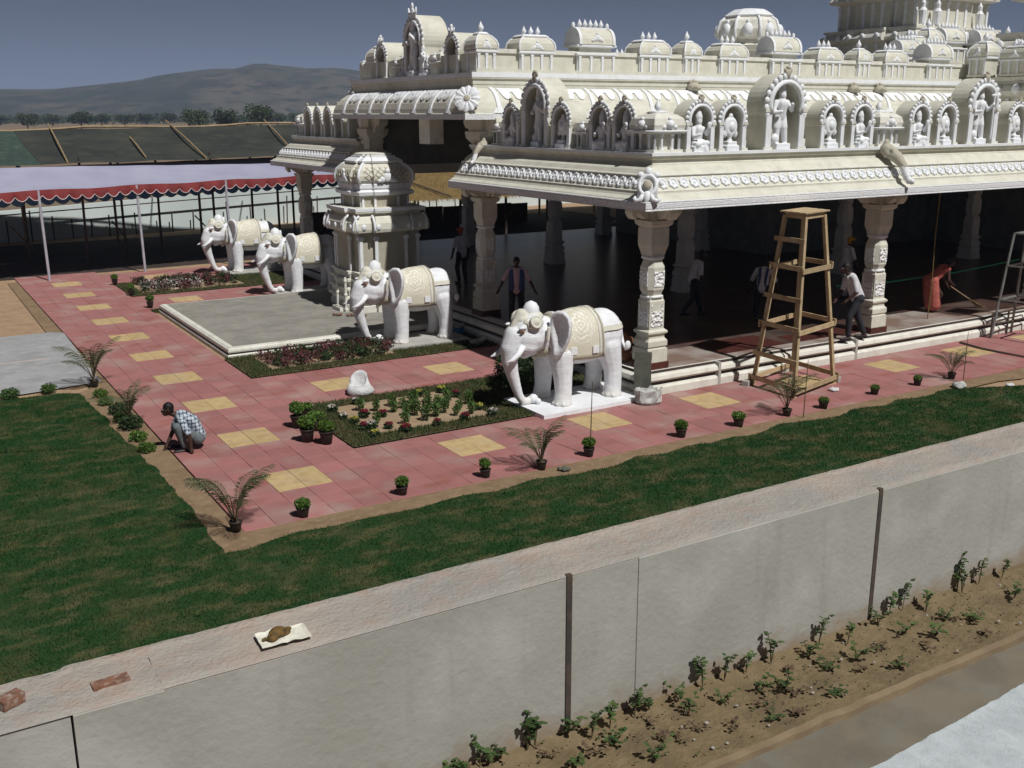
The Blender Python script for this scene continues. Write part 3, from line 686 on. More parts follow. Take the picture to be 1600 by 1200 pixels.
MB().bar((-12,farw(-12)[0]-.4,.75),(45,farw(45)[0]-.4,2.4),.05).build('rail', DARKST, f, world=True)
rr = random.Random(4)
for i in range(40):
    x = -6+i*.95+rr.uniform(-.25,.25); MB().tube([(x,farw(x)[0]-.4,0),(x+rr.uniform(-.06,.06),farw(x)[0]-.4,rr.uniform(.8,1.45))], .035, 5).build('post', DARKST, f, world=True)
h = thing('thatched_hut', 'open hut with a straw yellow thatched roof seen through the temple hall', 'hut', (21,40.5,0))
vs = []; fs = []; n = 40
for i in range(n+1):
    x = 16.4+16.6*i/n
    for j in range(9): q = j/8; vs.append((x, 38.8+3.7*q, 2.0+1.5*q+.06*mnoise.noise(Vector((x*2, q*5, 2)))))
for i in range(n):
    for j in range(8): a = i*9+j; fs.append((a, a+9, a+10, a+1))
MB().add(vs, fs).build('thatch', THATCH, h, world=True)
b = MB(); rs = random.Random(3)
for i in range(2600):
    x = rs.uniform(16.4,33); q = 0 if i < 1200 else rs.random(); y = 38.8+3.7*q; z = 2.03+1.5*q; w_ = rs.uniform(.008,.02); L = rs.uniform(.12,.34); dx = rs.uniform(-.08,.08)
    b.add([(x-w_,y,z+.02),(x+w_,y,z+.02),(x+dx,y-L*.75,z-L*(.5 if q == 0 else .30))], [(0,1,2)])
o = b.build('straw_fringe', THATCH, h, world=True, kind='stuff')
for x in (17.2,19.3,21.5,23.8,26): MB().tube([(x,39.6,0),(x,39.6,2.2)], .06, 6).build('hut_post', DARKST, h, world=True)
MB().tube([(18.6,41.2,3.05),(20.6,38.75,2.1)], .035, 5).build('roof_pole', DARKST, h, world=True)
for a, b_ in (((19.3,39.6,1.9),(18.7,39.6,1.3)),((21.5,39.6,1.9),(22.1,39.6,1.3))): MB().tube([a,b_], .035, 5).build('brace', DARKST, h, world=True)
sc = thing('reed_screen', 'brown reed mat screen standing under the thatched roof', 'screen', (22,46,0))
for i in range(12):
    MB().b2(17+i*1.0,17.97+i*1.0,46,46.05,0,.95+.1*rs.random()).build('mat_panel', BARK, sc, world=True)
# ------------------------------------------------------------------ the temple
T = thing('temple', 'large cream and white South Indian temple hall with statues along its roof', 'temple', (12.43,15.45,0))
def TP(name, mb, m, **k): return mb.build(name, m, T, world=True, **k)
PATHP = [(12.43,37.6),(12.43,15.45),(46,15.45)]
TP('plinth', MB().sweep([(0,-.05),(0,.15),(.03,.19),(.09,.2),(.09,.27),(.03,.28),(0,.32),(.02,.39),(.08,.42),(.12,.43),(.13,.488),(1.2,.488),(1.2,-.05)], PATHP), CREAM2)
TP('plinth_groove', MB().sweep([(.086,.203),(.086,.267),(.12,.267),(.12,.203)], PATHP), GROOVE)
TP('plinth_edge_line', MB().sweep([(.116,.435),(.126,.486),(.15,.486),(.15,.435)], PATHP), GROOVE)
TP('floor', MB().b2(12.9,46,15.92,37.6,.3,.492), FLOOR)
fl = MB(); x = 12.62
while x < 30:
    w = random.choice((.9,1.2,1.5)); fl.b2(x, x+w-.012, 15.63, 15.93, .47, .496); x += w
TP('floor_border', fl, FLOORP)
for x0, x1, y0, y1, m in ((13.4,15.0,15.95,16.9,FLOORP),(20.2,22.9,15.95,17.0,FLOORP),(15.0,16.9,15.95,17.0,REDBR),(17.2,19.4,15.95,16.6,REDBR)):
    TP('floor_panel', MB().b2(x0,x1,y0,y1,.45,.4945), m)
for x in (14.46,18.62):
    TP('plinth_upright_strip', MB().b2(x-.035,x+.035,15.445,15.6,-.02,.48), GREYPED)  # narrow grey upright strip across the plinth face
# columns
def sq(r): return [(-r,-r),(r,-r),(r,r),(-r,r)]
def ch(r, k=.58): return [(r,-r*k),(r,r*k),(r*k,r),(-r*k,r),(-r,r*k),(-r,-r*k),(-r*k,-r),(r*k,-r)]
def colmeshes(m1, m2, m3):
    d = {}
    d['foot'] = MB().lathe([(.275,.49),(.275,.62),(.262,.632)], plan=sq).mesh('foot', REDBR if m1 is CREAM else m1)
    d['base'] = MB().lathe([(.25,.63),(.25,.90),(.222,.91),(.222,.94),(.245,.96),(.245,1.06),(.20,1.12),(.20,1.18),(.245,1.22),(.245,1.255),(.19,1.30)], plan=sq).mesh('base', m1)
    d['shaft'] = MB().lathe([(.185,1.29),(.185,1.86),(.165,1.9),(.16,1.98)], plan=sq).lathe([(.16,1.97),(.175,2.02),(.21,2.10),(.21,2.54),(.18,2.62),(.16,2.69)], plan=ch).lathe([(.16,2.76),(.175,2.83),(.215,2.98),(.215,3.30),(.2,3.34)], plan=sq).mesh('shaft', m1)
    d['ring'] = MB().lathe([(.165,1.925),(.20,1.94),(.20,1.965),(.165,1.98)], plan=ch).lathe([(.165,2.69),(.20,2.71),(.20,2.745),(.165,2.77)], plan=ch).mesh('ring', m2)
    b = MB()
    for a in range(4):
        ca, sa = round(math.cos(a*math.pi/2)), round(math.sin(a*math.pi/2))
        def rot(x0, x1, y0, y1, z0, z1, b=b, ca=ca, sa=sa):
            P = [(x, y, z) for z in (z0, z1) for x, y in ((x0,y0),(x1,y0),(x1,y1),(x0,y1))]
            b.add([(x*ca-y*sa, x*sa+y*ca, z) for x, y, z in P], [(3,2,1,0),(4,5,6,7),(0,1,5,4),(1,2,6,5),(2,3,7,6),(3,0,4,7)])
        rot(-.15,.15,-.197,-.18,1.36,1.66); rot(-.12,.12,-.222,-.2,2.16,2.46)
        rot(-.15,-.11,-.193,-.18,1.66,1.80); rot(.11,.15,-.193,-.18,1.66,1.80)
    d['relief_panel'] = b.mesh('relief_panel', m3)
    b = MB().lathe([(.2,3.33),(.262,3.38),(.275,3.46),(.2,3.47),(.2,3.72)], plan=sq)
    for a in range(4):
        ca, sa = math.cos(a*math.pi/2), math.sin(a*math.pi/2)
        poly = [(.15,3.74),(.62,3.74),(.64,3.64),(.60,3.56),(.54,3.50),(.50,3.54),(.53,3.60),(.46,3.63),(.38,3.56),(.30,3.50),(.15,3.47)]
        b.prism(poly, lambda p, z, t: (p*ca-t*sa, p*sa+t*ca, z), -.11, .11)
    d['capital'] = b.mesh('capital', m1)
    return d
CM = colmeshes(CREAM, WHITE, CARVE); CI = colmeshes(INNER, INNER, INNER)
def column(x, y, M, rz=0.):
    o = put('column', M['shaft'], T, (x,y,0), rz, world=True)
    for k in ('foot','base','ring','relief_panel','capital'): (puts if k in ('relief_panel','ring') else put)(k, M[k], o)
    return o
CX = [12.95,19.55,26.1,32.6]; CY = [15.9,22.55,29.3,35.4]
for x in CX: column(x, CY[0], CM)
for y in CY[1:]: column(12.95, y, CM)
for x in CX[1:]:
    for y in CY[1:]: column(x, y, CI)
# tall upper halves of the nave posts under the high roof
for y in (CY[1], CY[2]):
    TP('upper_post', MB().lathe([(.2,3.7),(.2,4.2),(.3,4.3),(.3,4.4),(.22,4.45),(.22,4.75),(.34,4.9),(.36,5.05),(.25,5.1),(.25,5.4)], (12.95,y,0), sq), CREAM)
    b = MB()
    for s in (-1,1): b.prism([(0,5.38),(s*.8,5.38),(s*.82,5.25),(s*.7,5.12),(s*.6,5.15),(s*.45,4.95),(0,4.85)], lambda p, z, q: (12.95+q, y+p, z), -.14, .14)
    TP('post_bracket', b, CREAM)
# beams, ceilings, dark inner walls
TP('beam', MB().b2(12.75,46,15.7,16.1,3.70,3.95), CREAM); TP('beam', MB().b2(12.75,13.15,16.1,22.5,3.70,3.95), CREAM)
TP('beam', MB().b2(12.75,13.15,29.4,35.6,3.70,3.95), CREAM)
for y in CY[1:]: TP('beam', MB().b2(13.15,46,y-.2,y+.2,3.70,3.98), INNER)
TP('gallery_ceiling', MB().b2(13.0,46,16.0,22.5,3.96,4.70), INNER); TP('gallery_ceiling', MB().b2(13.0,46,29.4,35.6,3.99,4.70), INNER)
TP('nave_ceiling', MB().b2(12.4,46,22.3,29.6,5.42,6.0), INNER)
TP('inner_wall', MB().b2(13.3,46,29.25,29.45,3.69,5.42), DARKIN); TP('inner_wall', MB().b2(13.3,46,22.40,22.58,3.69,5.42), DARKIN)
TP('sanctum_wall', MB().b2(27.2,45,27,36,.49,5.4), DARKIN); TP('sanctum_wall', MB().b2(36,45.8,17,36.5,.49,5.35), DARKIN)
TP('roof_deck', MB().b2(12.75,46,15.75,22.6,4.60,4.738), CREAM2); TP('roof_deck', MB().b2(12.75,46,29.3,35.4,4.60,4.738), CREAM2)
# lower cornice
CORN = [(0,3.74),(0,3.885),(.03,3.90),(.05,3.93),(.15,3.98),(.185,4.03),(.185,4.05),(.225,4.065),(.235,4.09),(.39,4.325),(.385,4.36),(.43,4.37),(.50,4.45),(.60,4.51),(.66,4.525),(.66,4.545),(.685,4.56),(.685,4.62),(.64,4.64),(.62,4.69),(.605,4.70),(.605,4.742),(1.0,4.742),(1.0,3.86),(.5,3.80)]
PN = [(12,22.7),(12,14.98),(46,14.98)]; PF = [(46,36.1),(12,36.1),(12,29.76)]
LIPW = mat('cornice_lip_white', (.76,.76,.77), (.6,.6,.62), 30, .45, .6, rough=.7, bump=.8, bscale=45, dist=.02)
for p in (PN, PF):
    TP('cornice', MB().sweep(CORN, p), CREAM)
    TP('cornice_lip', MB().sweep([(-.012,3.735),(-.012,3.75),(-.004,3.765),(-.012,3.78),(-.012,3.862),(-.002,3.875),(-.014,3.885),(-.008,3.90),(.03,3.905),(.05,3.74)], p), LIPW)
    TP('deck_edge', MB().sweep([(.592,4.697),(.592,4.752),(.8,4.752),(.8,4.697)], p), WHITE)
    for d, z in ((.215,4.068),(.388,4.345)):
        TP('moulding', MB().sweep([(d-.022,z-.014),(d-.028,z+.004),(d-.012,z+.018),(d+.05,z+.018),(d+.05,z-.014)], p), CREAM2)
def flower_mesh(name, R0, petals, m, hub=.35, thick=.03):
    b = MB(); n = petals*4; ring = []
    for rr, z in ((1.0,0),(1.02,.5),(.9,.95),(.72,1.0),(.58,.55),(.5,.25)):
        ring.append([(R0*rr*(1+.09*math.cos(petals*2*math.pi*i/n)*(rr > .6))*math.cos(2*math.pi*i/n), R0*rr*(1+.09*math.cos(petals*2*math.pi*i/n)*(rr > .6))*math.sin(2*math.pi*i/n), thick*z) for i in range(n)])
    b.rings(ring); b.ell((0,0,thick*.3),(R0*hub,R0*hub,thick*.8),8,5)
    return b.mesh(name, m)
MEDM = flower_mesh('medallion', .112, 7, WHITE)
def on_cornice(x, y, rz): 
    o = put('medallion', MEDM, T, (x,y,4.205), world=True); o.rotation_euler = (R(57), 0, rz); return o
x = 12.62
while x < 26.5: on_cornice(x, 14.98+.305, 0); x += .262
y = 15.6
while y < 22.45: on_cornice(12.305, y, R(-90)); y += .262
far = MB(); y = 30.0
while y < 35.8:
    k = flower_mesh('m', .112, 7, WHITE); Mx = Matrix.Translation((12.305,y,4.205)) @ Euler((R(57),0,R(-90))).to_matrix().to_4x4()
    far.add([Mx @ v.co for v in k.vertices], [tuple(p.vertices) for p in k.polygons]); bpy.data.meshes.remove(k); y += .262
TP('medallion', far, WHITE, kind='stuff')
# corner palmette on the lower cornice, big rosette on the upper roof corner
b = MB(); n = 20
b.rings([[((.24+.06*math.cos(q))*math.cos(a)*.9, (.24+.06*math.cos(q))*math.sin(a)*1.1, .06*math.sin(q)) for q in [2*math.pi*j/8 for j in range(8)]] for a in [2*math.pi*i/n for i in range(n)]], closed=True)
for s in (-1,1):
    b.tube([(s*.10,-.26,0),(s*.16,-.38,0),(s*.27,-.42,0),(s*.33,-.36,0),(s*.28,-.31,0)], [.07,.07,.06,.05,.04], 7); b.ell((s*.2,.28,0),(.09,.08,.05)); b.ell((s*.33,.06,0),(.06,.08,.05))
b.ell((0,.36,0),(.11,.13,.07)); b.ell((0,-.3,.02),(.10,.16,.06)); b.ell((0,.0,0),(.12,.14,.06)); b.box((0,0,-.04),(.5,.6,.06))
o = put('corner_palmette', b.mesh('corner_palmette', WHITE, True), T, (12.14,15.12,4.20), world=True, scale=.72); o.rotation_euler = (R(68), 0, R(-45))
o2 = put('boss', MB().ell((0,.0,.06),(.12,.14,.07)).mesh('boss', CREAMD), o)
b = MB()
for i in range(12):
    a = 2*math.pi*i/12; L = []
    for q, w in ((.16,.05),(.26,.085),(.38,.115),(.46,.095),(.5,.03)): L.append([(q*math.cos(a)-u*w*math.sin(a), q*math.sin(a)+u*w*math.cos(a), h+.06*math.sin(q*6)) for u, h in ((-1,0),(0,.035),(1,0),(0,-.02))])
    b.rings(L)
b.lathe([(.19,-.02),(.19,.05),(.13,.07)], n=14)
o = put('corner_rosette', b.mesh('corner_rosette', WHITE), T, (12.14,21.94,5.82), world=True, scale=.66); o.rotation_euler = (R(66), 0, R(-45))
put('boss', MB().ell((0,0,.06),(.13,.13,.06)).mesh('boss', CREAMD), o)
# upper roof: convex eave with ribs, scalloped plates, slab and parapet
ROOF = [(0,5.35),(0,5.47),(.03,5.49),(.05,5.60),(.10,5.74),(.19,5.88),(.31,5.99),(.44,6.05),(.5,6.07),(.5,6.16),(.485,6.17),(.485,6.29),(.445,6.30),(.445,6.44),(1.4,6.44),(1.4,5.40)]
PU = [(32,30.05),(12,30.05),(12,21.8),(32,21.8)]
TP('upper_roof', MB().sweep(ROOF, PU), CREAM)
TP('roof_lip', MB().sweep([(-.010,5.345),(-.010,5.475),(.04,5.48),(.05,5.345)], PU), LIPW)
TP('roof_slab_edge', MB().sweep([(.436,6.33),(.436,6.444),(.8,6.444),(.8,6.33)], PU), WHITE)
TP('upper_wall', MB().b2(12.9,32,22.35,22.38,4.74,5.42), CREAMD)
ARC = [(.03,5.49),(.05,5.60),(.10,5.74),(.19,5.88),(.31,5.99),(.44,6.05),(.5,6.065)]
def arcp(s, off):                            # s 0 (top) .. 1 (lip)
    t = (1-s)*(len(ARC)-1); i = min(int(t), len(ARC)-2); q = t-i
    d = ARC[i][0]+(ARC[i+1][0]-ARC[i][0])*q; z = ARC[i][1]+(ARC[i+1][1]-ARC[i][1])*q
    tx, tz = ARC[i+1][0]-ARC[i][0], ARC[i+1][1]-ARC[i][1]; L = math.hypot(tx, tz); return d-tz/L*off, z+tx/L*off
b = MB(); L = []
for k in range(9):
    s = k/8; w = .055+.02*s; d0, z0 = arcp(s, -.02); d1, z1 = arcp(s, .035); L.append([(-w,d0,z0),(w,d0,z0),(w*.8,d1,z1),(-w*.8,d1,z1)])
b.rings(L)
for s in (-1,1): b.add([(0,arcp(.72,.03)[0],arcp(.72,.03)[1]),(s*.19,.02,5.50),(0,-.02,5.50),(0,.03,5.5)], [(0,1,2),(0,3,1),(1,3,2)])
RIBM = fixn(b.mesh('roof_rib', WHITE))
b = MB(); vs = []; fs = []; na = 18; ns = 6
for i in range(na+1):
    a = -.33+.66*i/na; u = abs(a)/.33; dep = (.34*math.sqrt(max(1-(2*u-1)**2, 0))*.75+.10)*(1-.45*(u > .93))
    if u < .12: dep = .17+.03*u
    for j in range(ns+1): d, z = arcp(min(.16+dep*j/ns*1.2, 1), .03); vs.append((a, d, z))
    d, z = arcp(min(.16+dep*1.2, 1), -.005); vs.append((a, d, z))
w = ns+2
for i in range(na):
    for j in range(w-1): p = i*w+j; fs.append((p, p+1, p+w+1, p+w))
SCM = fixn(b.add(vs, fs).mesh('scallop_plate', WHITE))
SP = .93
for i in range(21):
    x = 12.95+i*SP; put('roof_rib', RIBM, T, (x,21.8,0), 0, world=True); put('scallop_plate', SCM, T, (x+SP/2,21.8,0), 0, world=True)
for i in range(8):
    y = 22.75+i*SP; put('roof_rib', RIBM, T, (12,y,0), R(-90), world=True)
    if i < 7: put('scallop_plate', SCM, T, (12,y+SP/2,0), R(-90), world=True)
b = MB().ell((0,0,0),(.20,.17,.13),10,7).ell((0,-.16,-.02),(.11,.12,.08)).ell((-.10,.02,.12),(.05,.05,.07)).ell((.10,.02,.12),(.05,.05,.07)).ell((0,.02,.15),(.06,.06,.06))
LION = b.mesh('lion_head', CREAMD, True)
for x in (fx(19.95), fx(26.5), fx(27.7)): put('lion_head', LION, T, (x,22.20,6.16), 0, world=True)
# parapet of the upper roof with its little shrines
TP('parapet', MB().b2(12.75,32,22.42,22.55,6.44,6.95), CREAM); TP('parapet', MB().b2(12.66,12.76,22.55,29.4,6.44,6.90), CREAM)
TP('parapet_cap', MB().b2(12.7,32,22.38,22.59,6.90,7.0), CREAM2); TP('parapet_base', MB().b2(12.6,32,22.30,22.42,6.44,6.53), CREAM)
def finial(b, x, y, z, k=1.): b.lathe([(.03*k,z-.02),(.025*k,z+.02*k),(.06*k,z+.05*k),(.065*k,z+.09*k),(.035*k,z+.14*k),(.012*k,z+.19*k),(.003,z+.21*k)], (x,y,0), n=8)
def rect(w, d): return lambda r: [(-r*w,-r*d),(r*w,-r*d),(r*w,r*d),(-r*w,r*d)]
def shrine_meshes(w, d, kind):
    body = MB(); trim = MB(); fin = MB(); h = .46
    body.b2(-w/2,w/2,-d/2,d/2,0,h); body.b2(-w/2-.03,w/2+.03,-d/2-.03,d/2+.03,0,.07)
    n = {1:3, 3:4, 5:4}[kind]
    for i in range(n):
        x = -w/2+.035+(w-.07)*i/(n-1); trim.b2(x-.03,x+.03,-d/2-.03,-d/2-.002,.07,h); trim.b2(x-.042,x+.042,-d/2-.035,-d/2-.003,h-.06,h-.02)
    for y in (-d/2+.04, d/2-.04): trim.b2(-w/2-.02,-w/2-.002,y-.03,y+.03,.07,h)
    trim.lathe([(.5,h-.005),(.54,h+.015),(.54,h+.05),(.5,h+.06)], plan=rect(w+.06,d+.06))
    z = h+.06
    if kind == 5:
        body.b2(-w/2+.06,w/2-.06,-d/2+.06,d/2-.06,z,z+.14); z += .14
        trim.lathe([(.5,z-.002),(.55,z+.02),(.55,z+.06),(.48,z+.075)], plan=rect(w,d)); z += .07
        P = []
        for i in range(13):
            a = math.pi*(i/12); P.append((-math.cos(a)*(d/2+.04)*(1+.10*math.sin(2*a)*0), z+.40*math.sin(a)**.8))
        body.prism(P, lambda p, q, t: (t, p, q), -w/2+.04, w/2-.04)
        for s in (-1,1): trim.prism([(p*1.06, z+(q-z)*1.07) for p, q in P], lambda p, q, t: (t, p, q), s*(w/2-.04)-.04, s*(w/2-.04)+.04)
        for s in (-1,1): trim.ell((s*(w/2-.03),0,z+.47),(.05,.05,.08))
        trim.b2(-w/2+.08,w/2-.08,-.07,.07,z+.375,z+.43); z += .42
        for i in range(5): finial(fin, -w*.3+w*.6*i/4, 0, z)
    else:
        o = .05
        prof = [(.5,z),(.535,z+.03),(.54,z+.10),(.52,z+.19),(.45,z+.28),(.34,z+.34)] if kind == 3 else [(.5,z),(.55,z+.04),(.56,z+.12),(.5,z+.22),(.36,z+.31),(.2,z+.36)]
        body.lathe(prof, plan=rect(w+o,d+o))
        for sx in (-1,1):                    # white ribs down the dome corners
            for sy in (-1,1): trim.tube([(sx*r*(w+o), sy*r*(d+o), zz) for r, zz in prof], .025, 5)
        zt = prof[-1][1]; r = prof[-1][0]; trim.lathe([(r+.04,zt-.01),(r+.06,zt+.02),(r-.02,zt+.06)], plan=rect(w+o,d+o)); z = zt+.06
        if kind == 3:
            for i in range(3): finial(fin, -w*.22+w*.44*i/2, 0, z)
        else: finial(fin, 0, 0, z, 1.2)
    plq = MB(); zc = h+.06+(.28 if kind == 5 else .03); yf = -d/2-.055
    for (dx, dz, r) in ((0,.10,.085),(-.09,.06,.055),(.09,.06,.055),(-.15,.03,.035),(.15,.03,.035),(0,.19,.035)):
        if kind == 1: dx *= .6
        plq.ell((dx,yf+.02,zc+dz),(r,.035,r),8,6)
    return body.mesh('parapet_shrine', CREAM), trim.mesh('white_trim', WHITE), fin.mesh('finial%d' % kind, WHITE, True), plq.mesh('plaque', WHITE, True)
SHM = {1: shrine_meshes(.50,.5,1), 3: shrine_meshes(.92,.55,3), 5: shrine_meshes(1.12,.6,5)}
def shrine_parts(o, k):
    puts('white_pilaster', SHM[k][1], o); puts('finial', SHM[k][2], o); put('plaque', SHM[k][3], o)
def parapet_shrine(k, x, y, z, rz=0., s=1.):
    o = put('parapet_shrine', SHM[k][0], T, (x,y,z), rz, world=True, scale=s)
    shrine_parts(o, k)
    return o
PY = 22.62
for k, x in ((1,13.34),(3,14.81),(5,16.67),(3,18.64),(1,20.0),(3,21.52),(5,23.62),(3,25.48),(1,27.07),(3,28.53),(5,30.74)): parapet_shrine(k, fx(x), PY, 6.44)
# second row and far side
for k, x, y, z in ((1,29.2,26.5,6.6),(5,33.3,26.6,6.9),(3,22,29.0,6.44),(5,18.5,29.0,6.44),(1,12.95,28.6,6.44)): parapet_shrine(k, x, y, z)
# niches
def niche_meshes(w, H, depth, m, cm=None, ck=1.):
    cm = cm or CREAMD
    ro = w/2; ri = ro*.74; zc = H-ro; leg = zc-.08*w; N = 22; out = [(-ro*.92,0),(-ro*.92,leg)]; inn = [(-ri*.95,0),(-ri*.95,leg)]
    for i in range(N+1):
        a = R(205)-R(230)*i/N; k = 1+.10*math.exp(-((i-N/2)/2.2)**2)
        out.append((ro*math.cos(a), zc+ro*math.sin(a)*k)); inn.append((ri*math.cos(a), zc+ri*math.sin(a)))
    out += [(ro*.92,leg),(ro*.92,0)]; inn += [(ri*.95,leg),(ri*.95,0)]
    n = len(out); b = MB(); vs = [(p,0,q) for p,q in out]+[(p,0,q) for p,q in inn]+[(p,depth,q) for p,q in out]+[(p,depth-.05,q) for p,q in inn]; fs = []
    for i in range(n-1): fs += [(i,i+1,n+i+1,n+i),(i+1,i,2*n+i,2*n+i+1),(n+i,n+i+1,3*n+i+1,3*n+i)]
    fs += [tuple(range(2*n,3*n)), tuple(range(3*n,4*n))[::-1]]
    shell = fixn(b.add(vs, fs).mesh('niche', m)); rim = MB()
    A = [R(200)-R(220)*i/15 for i in range(16)]
    rim.tube([((ro*.80)*math.cos(a), -.02, zc+(ro*.80)*math.sin(a)) for a in A], ro*.10, 6)
    for a in A: rim.ell((ro*.98*math.cos(a), -.012, zc+ro*1.0*math.sin(a)),(ro*.12,.035,ro*.12),7,5)
    pil = MB(); pw = ro*.27
    for s in (-1,1):
        x = s*ro*.84; pil.b2(x-pw/2,x+pw/2,-.035,-.002,.06,leg*.93); 
    base = MB()
    for s in (-1,1):
        x = s*ro*.86; base.b2(x-pw*.8,x+pw*.8,-.06,.0,0,.058); base.b2(x-pw*.75,x+pw*.75,-.05,.0,leg*.93,leg*1.02)
    f = MB().ell((0,-.01,H+ro*.10),(ro*.16*ck,.05,ro*.18*ck)).ell((-ro*.13,-.01,H+ro*.2),(ro*.07,.03,ro*.1)).ell((ro*.13,-.01,H+ro*.2),(ro*.07,.03,ro*.1)).ell((0,-.01,H+ro*.30),(ro*.1*ck,.04,ro*.08*ck))
    if ck > 1:
        for s in (-1,1): f.tube([(s*ro*.1,-.01,H+ro*.1),(s*ro*.34,-.01,H+ro*.16),(s*ro*.40,-.01,H+ro*.42)], [ro*.10,ro*.08,ro*.03], 6)
        f.ell((0,-.01,H+ro*.48),(ro*.07,.04,ro*.16))
    return {'niche': shell, 'arch_rim': rim.mesh('arch_rim', WHITE, True), 'pillar': pil.mesh('pillar', WHITE), 'pillar_base': base.mesh('pillar_base', CREAM2), 'arch_crest': f.mesh('arch_crest', cm, True)}
NS = niche_meshes(.72,.96,.42,CREAM); NL = niche_meshes(1.12,1.46,.55,CREAM); NT = niche_meshes(1.12,1.50,.75,CREAM,WHITE,1.3); NB = niche_meshes(.72,.95,.7,CREAM,WHITE,1.3)
def niche(M, x, y, z, rz):
    o = put('niche', M['niche'], T, (x,y,z), rz, world=True)
    for k in ('arch_rim','pillar','pillar_base','arch_crest'): (puts if k[0] == 'p' else put)(k, M[k], o)
def kiosk_meshes():
    col = MB(); body = MB().b2(-.36,.36,-.36,.36,0,.06); body.b2(-.22,.22,-.22,.22,.06,.36)
    for x in (-.30,-.13,.13,.30):
        for y in (-.30,.30): col.lathe([(.04,.06),(.028,.09),(.028,.30),(.045,.34),(.045,.36)], (x,y,0), n=7); col.lathe([(.04,.06),(.028,.09),(.028,.30),(.045,.34),(.045,.36)], (y,x,0), n=7)
    body.lathe([(.38,.36),(.40,.39),(.36,.42),(.37,.43),(.39,.52),(.36,.64),(.27,.71),(.15,.75)], plan=sq)
    tr = MB(); 
    for a in range(4):
        ca, sa = math.cos(a*math.pi/2), math.sin(a*math.pi/2)
        for dx, z, r in ((0,.53,.10),(-.14,.48,.05),(.14,.48,.05),(0,.64,.04)): tr.ell((dx*ca+.37*sa, dx*sa-.37*ca, z),(r,r,r*.9),8,5)
    tr.lathe([(.405,.385),(.415,.40),(.405,.425)], plan=sq)
    f = MB(); finial(f,0,0,.77,1.1); tr.lathe([(.20,.735),(.22,.76),(.1,.79)], n=8)
    return {'kiosk': body.mesh('kiosk', CREAM2), 'kiosk_pillars': col.mesh('kiosk_pillars', WHITE), 'kiosk_ornament': tr.mesh('kiosk_ornament', WHITE, True), 'finial': f.mesh('finial', WHITE, True)}
KM = kiosk_meshes()
def kiosk(x, y, z, rz=0., s=1.):
    o = put('kiosk', KM['kiosk'], T, (x,y,z), rz, world=True, scale=s)
    puts('kiosk_pillar', KM['kiosk_pillars'], o); put('kiosk_ornament', KM['kiosk_ornament'], o); put('finial', KM['finial'], o)
DK = 4.745; FY = 15.72; LX = 12.77
kiosk(13.08, 16.05, DK)
S_ = []                                       # statue places: kind, x, y, heading, words
names_front = [('s',14.34,'seated','the first small niche right of the sunlit corner kiosk'),('s',15.21,'emblem','the second small niche right of the sunlit corner kiosk'),
 ('L',16.70,'standing','the tall niche above the wooden scaffold'),('s',18.16,'emblem','the small niche just right of the tall one above the scaffold'),('s',19.12,'seated','the small niche left of the kiosk over the beast head spout'),
 ('k',20.14,'',''),('s',21.11,'seated','the small niche right of the kiosk over the beast head spout'),('s',22.10,'emblem','the small niche left of the rightmost tall niche'),('L',23.46,'staff','the rightmost tall niche of the sunny roof edge'),('s',24.89,'emblem','the small niche at the right picture edge')]
for k, x, st, wd in names_front:
    if k == 'k': kiosk(fx(x), FY+.4, DK); continue
    niche(NS if k == 's' else NL, fx(x), FY, DK, 0); S_.append((st, k, fx(x), FY+(.06 if k == 's' else .12), 0, wd))
names_left = [('s',17.25,'seated','the shaded small niche next to the corner kiosk'),('s',18.07,'seated','the shaded small niche second from the corner kiosk'),('k',18.85,'',''),('s',19.55,'emblem','the shaded small niche just right of the shaded tall niche'),('L',20.62,'standing','the shaded tall niche of the left roof edge'),('s',21.68,'seated','the shaded small niche just left of the shaded tall niche'),('k',22.5,'','')]
for k, y, st, wd in names_left:
    if k == 'k': kiosk(LX+.4, fx(y), DK, 0, .85); continue
    niche(NS if k == 's' else NL, LX, fx(y), DK, R(-90)); S_.append((st, k, LX+(.06 if k == 's' else .12), fx(y), R(-90), wd))
for y, k in ((30.2,'L'),(31.5,'s'),(32.4,'s'),(33.3,'s'),(34.2,'s')): niche(NS if k == 's' else NL, LX, y, DK, R(-90))
kiosk(LX+.4, 35.2, DK)
# upper left front: niches facing left over the nave
niche(NT, 12.62, 25.7, 6.44, R(-90)); niche(NB, 12.62, 23.55, 6.44, R(-90)); niche(NB, 12.62, 27.75, 6.44, R(-90))
kiosk(12.95, 24.55, 6.44, 0, .8); kiosk(12.95, 26.9, 6.44, 0, .75); kiosk(13.0, 29.2, 6.44, 0, .8)
S_.append(('standing', 'T', 12.64, 25.7, R(-90), 'the big arched niche crowning the left roof front'))
# water spouts shaped as beasts
def spout(x, y, rz, s=1., z=4.30):
    b = MB().cap((0,.30,.42),(0,-.02,.22),.17,.15).cap((0,-.02,.22),(0,-.22,.0),.15,.10).ell((-.10,.08,.40),(.06,.06,.07)).ell((.10,.08,.40),(.06,.06,.07)).ell((0,.30,.58),(.10,.08,.10)).ell((-.14,.2,.3),(.05,.09,.1)).ell((.14,.2,.3),(.05,.09,.1))
    o = put('water_spout', blob('water_spout', b, CREAMD, .025, 2), T, (x,y,z), rz, world=True, scale=s)
    c = MB().cap((0,-.20,.0),(0,-.30,-.22),.105,.10).cap((0,-.30,-.22),(0,-.38,-.36),.10,.075).ell((0,-.46,-.36),(.07,.08,.08))
    put('spout_trunk', blob('spout_trunk', c, WHITE, .02, 2), o)
spout(19.15, 15.25, R(12), .86, 4.34); spout(12.50, 22.05, R(-75), .55, 4.55)
TP('beam_block', MB().b2(12.35,12.75,24.35,24.95,4.72,5.36), CREAM2)
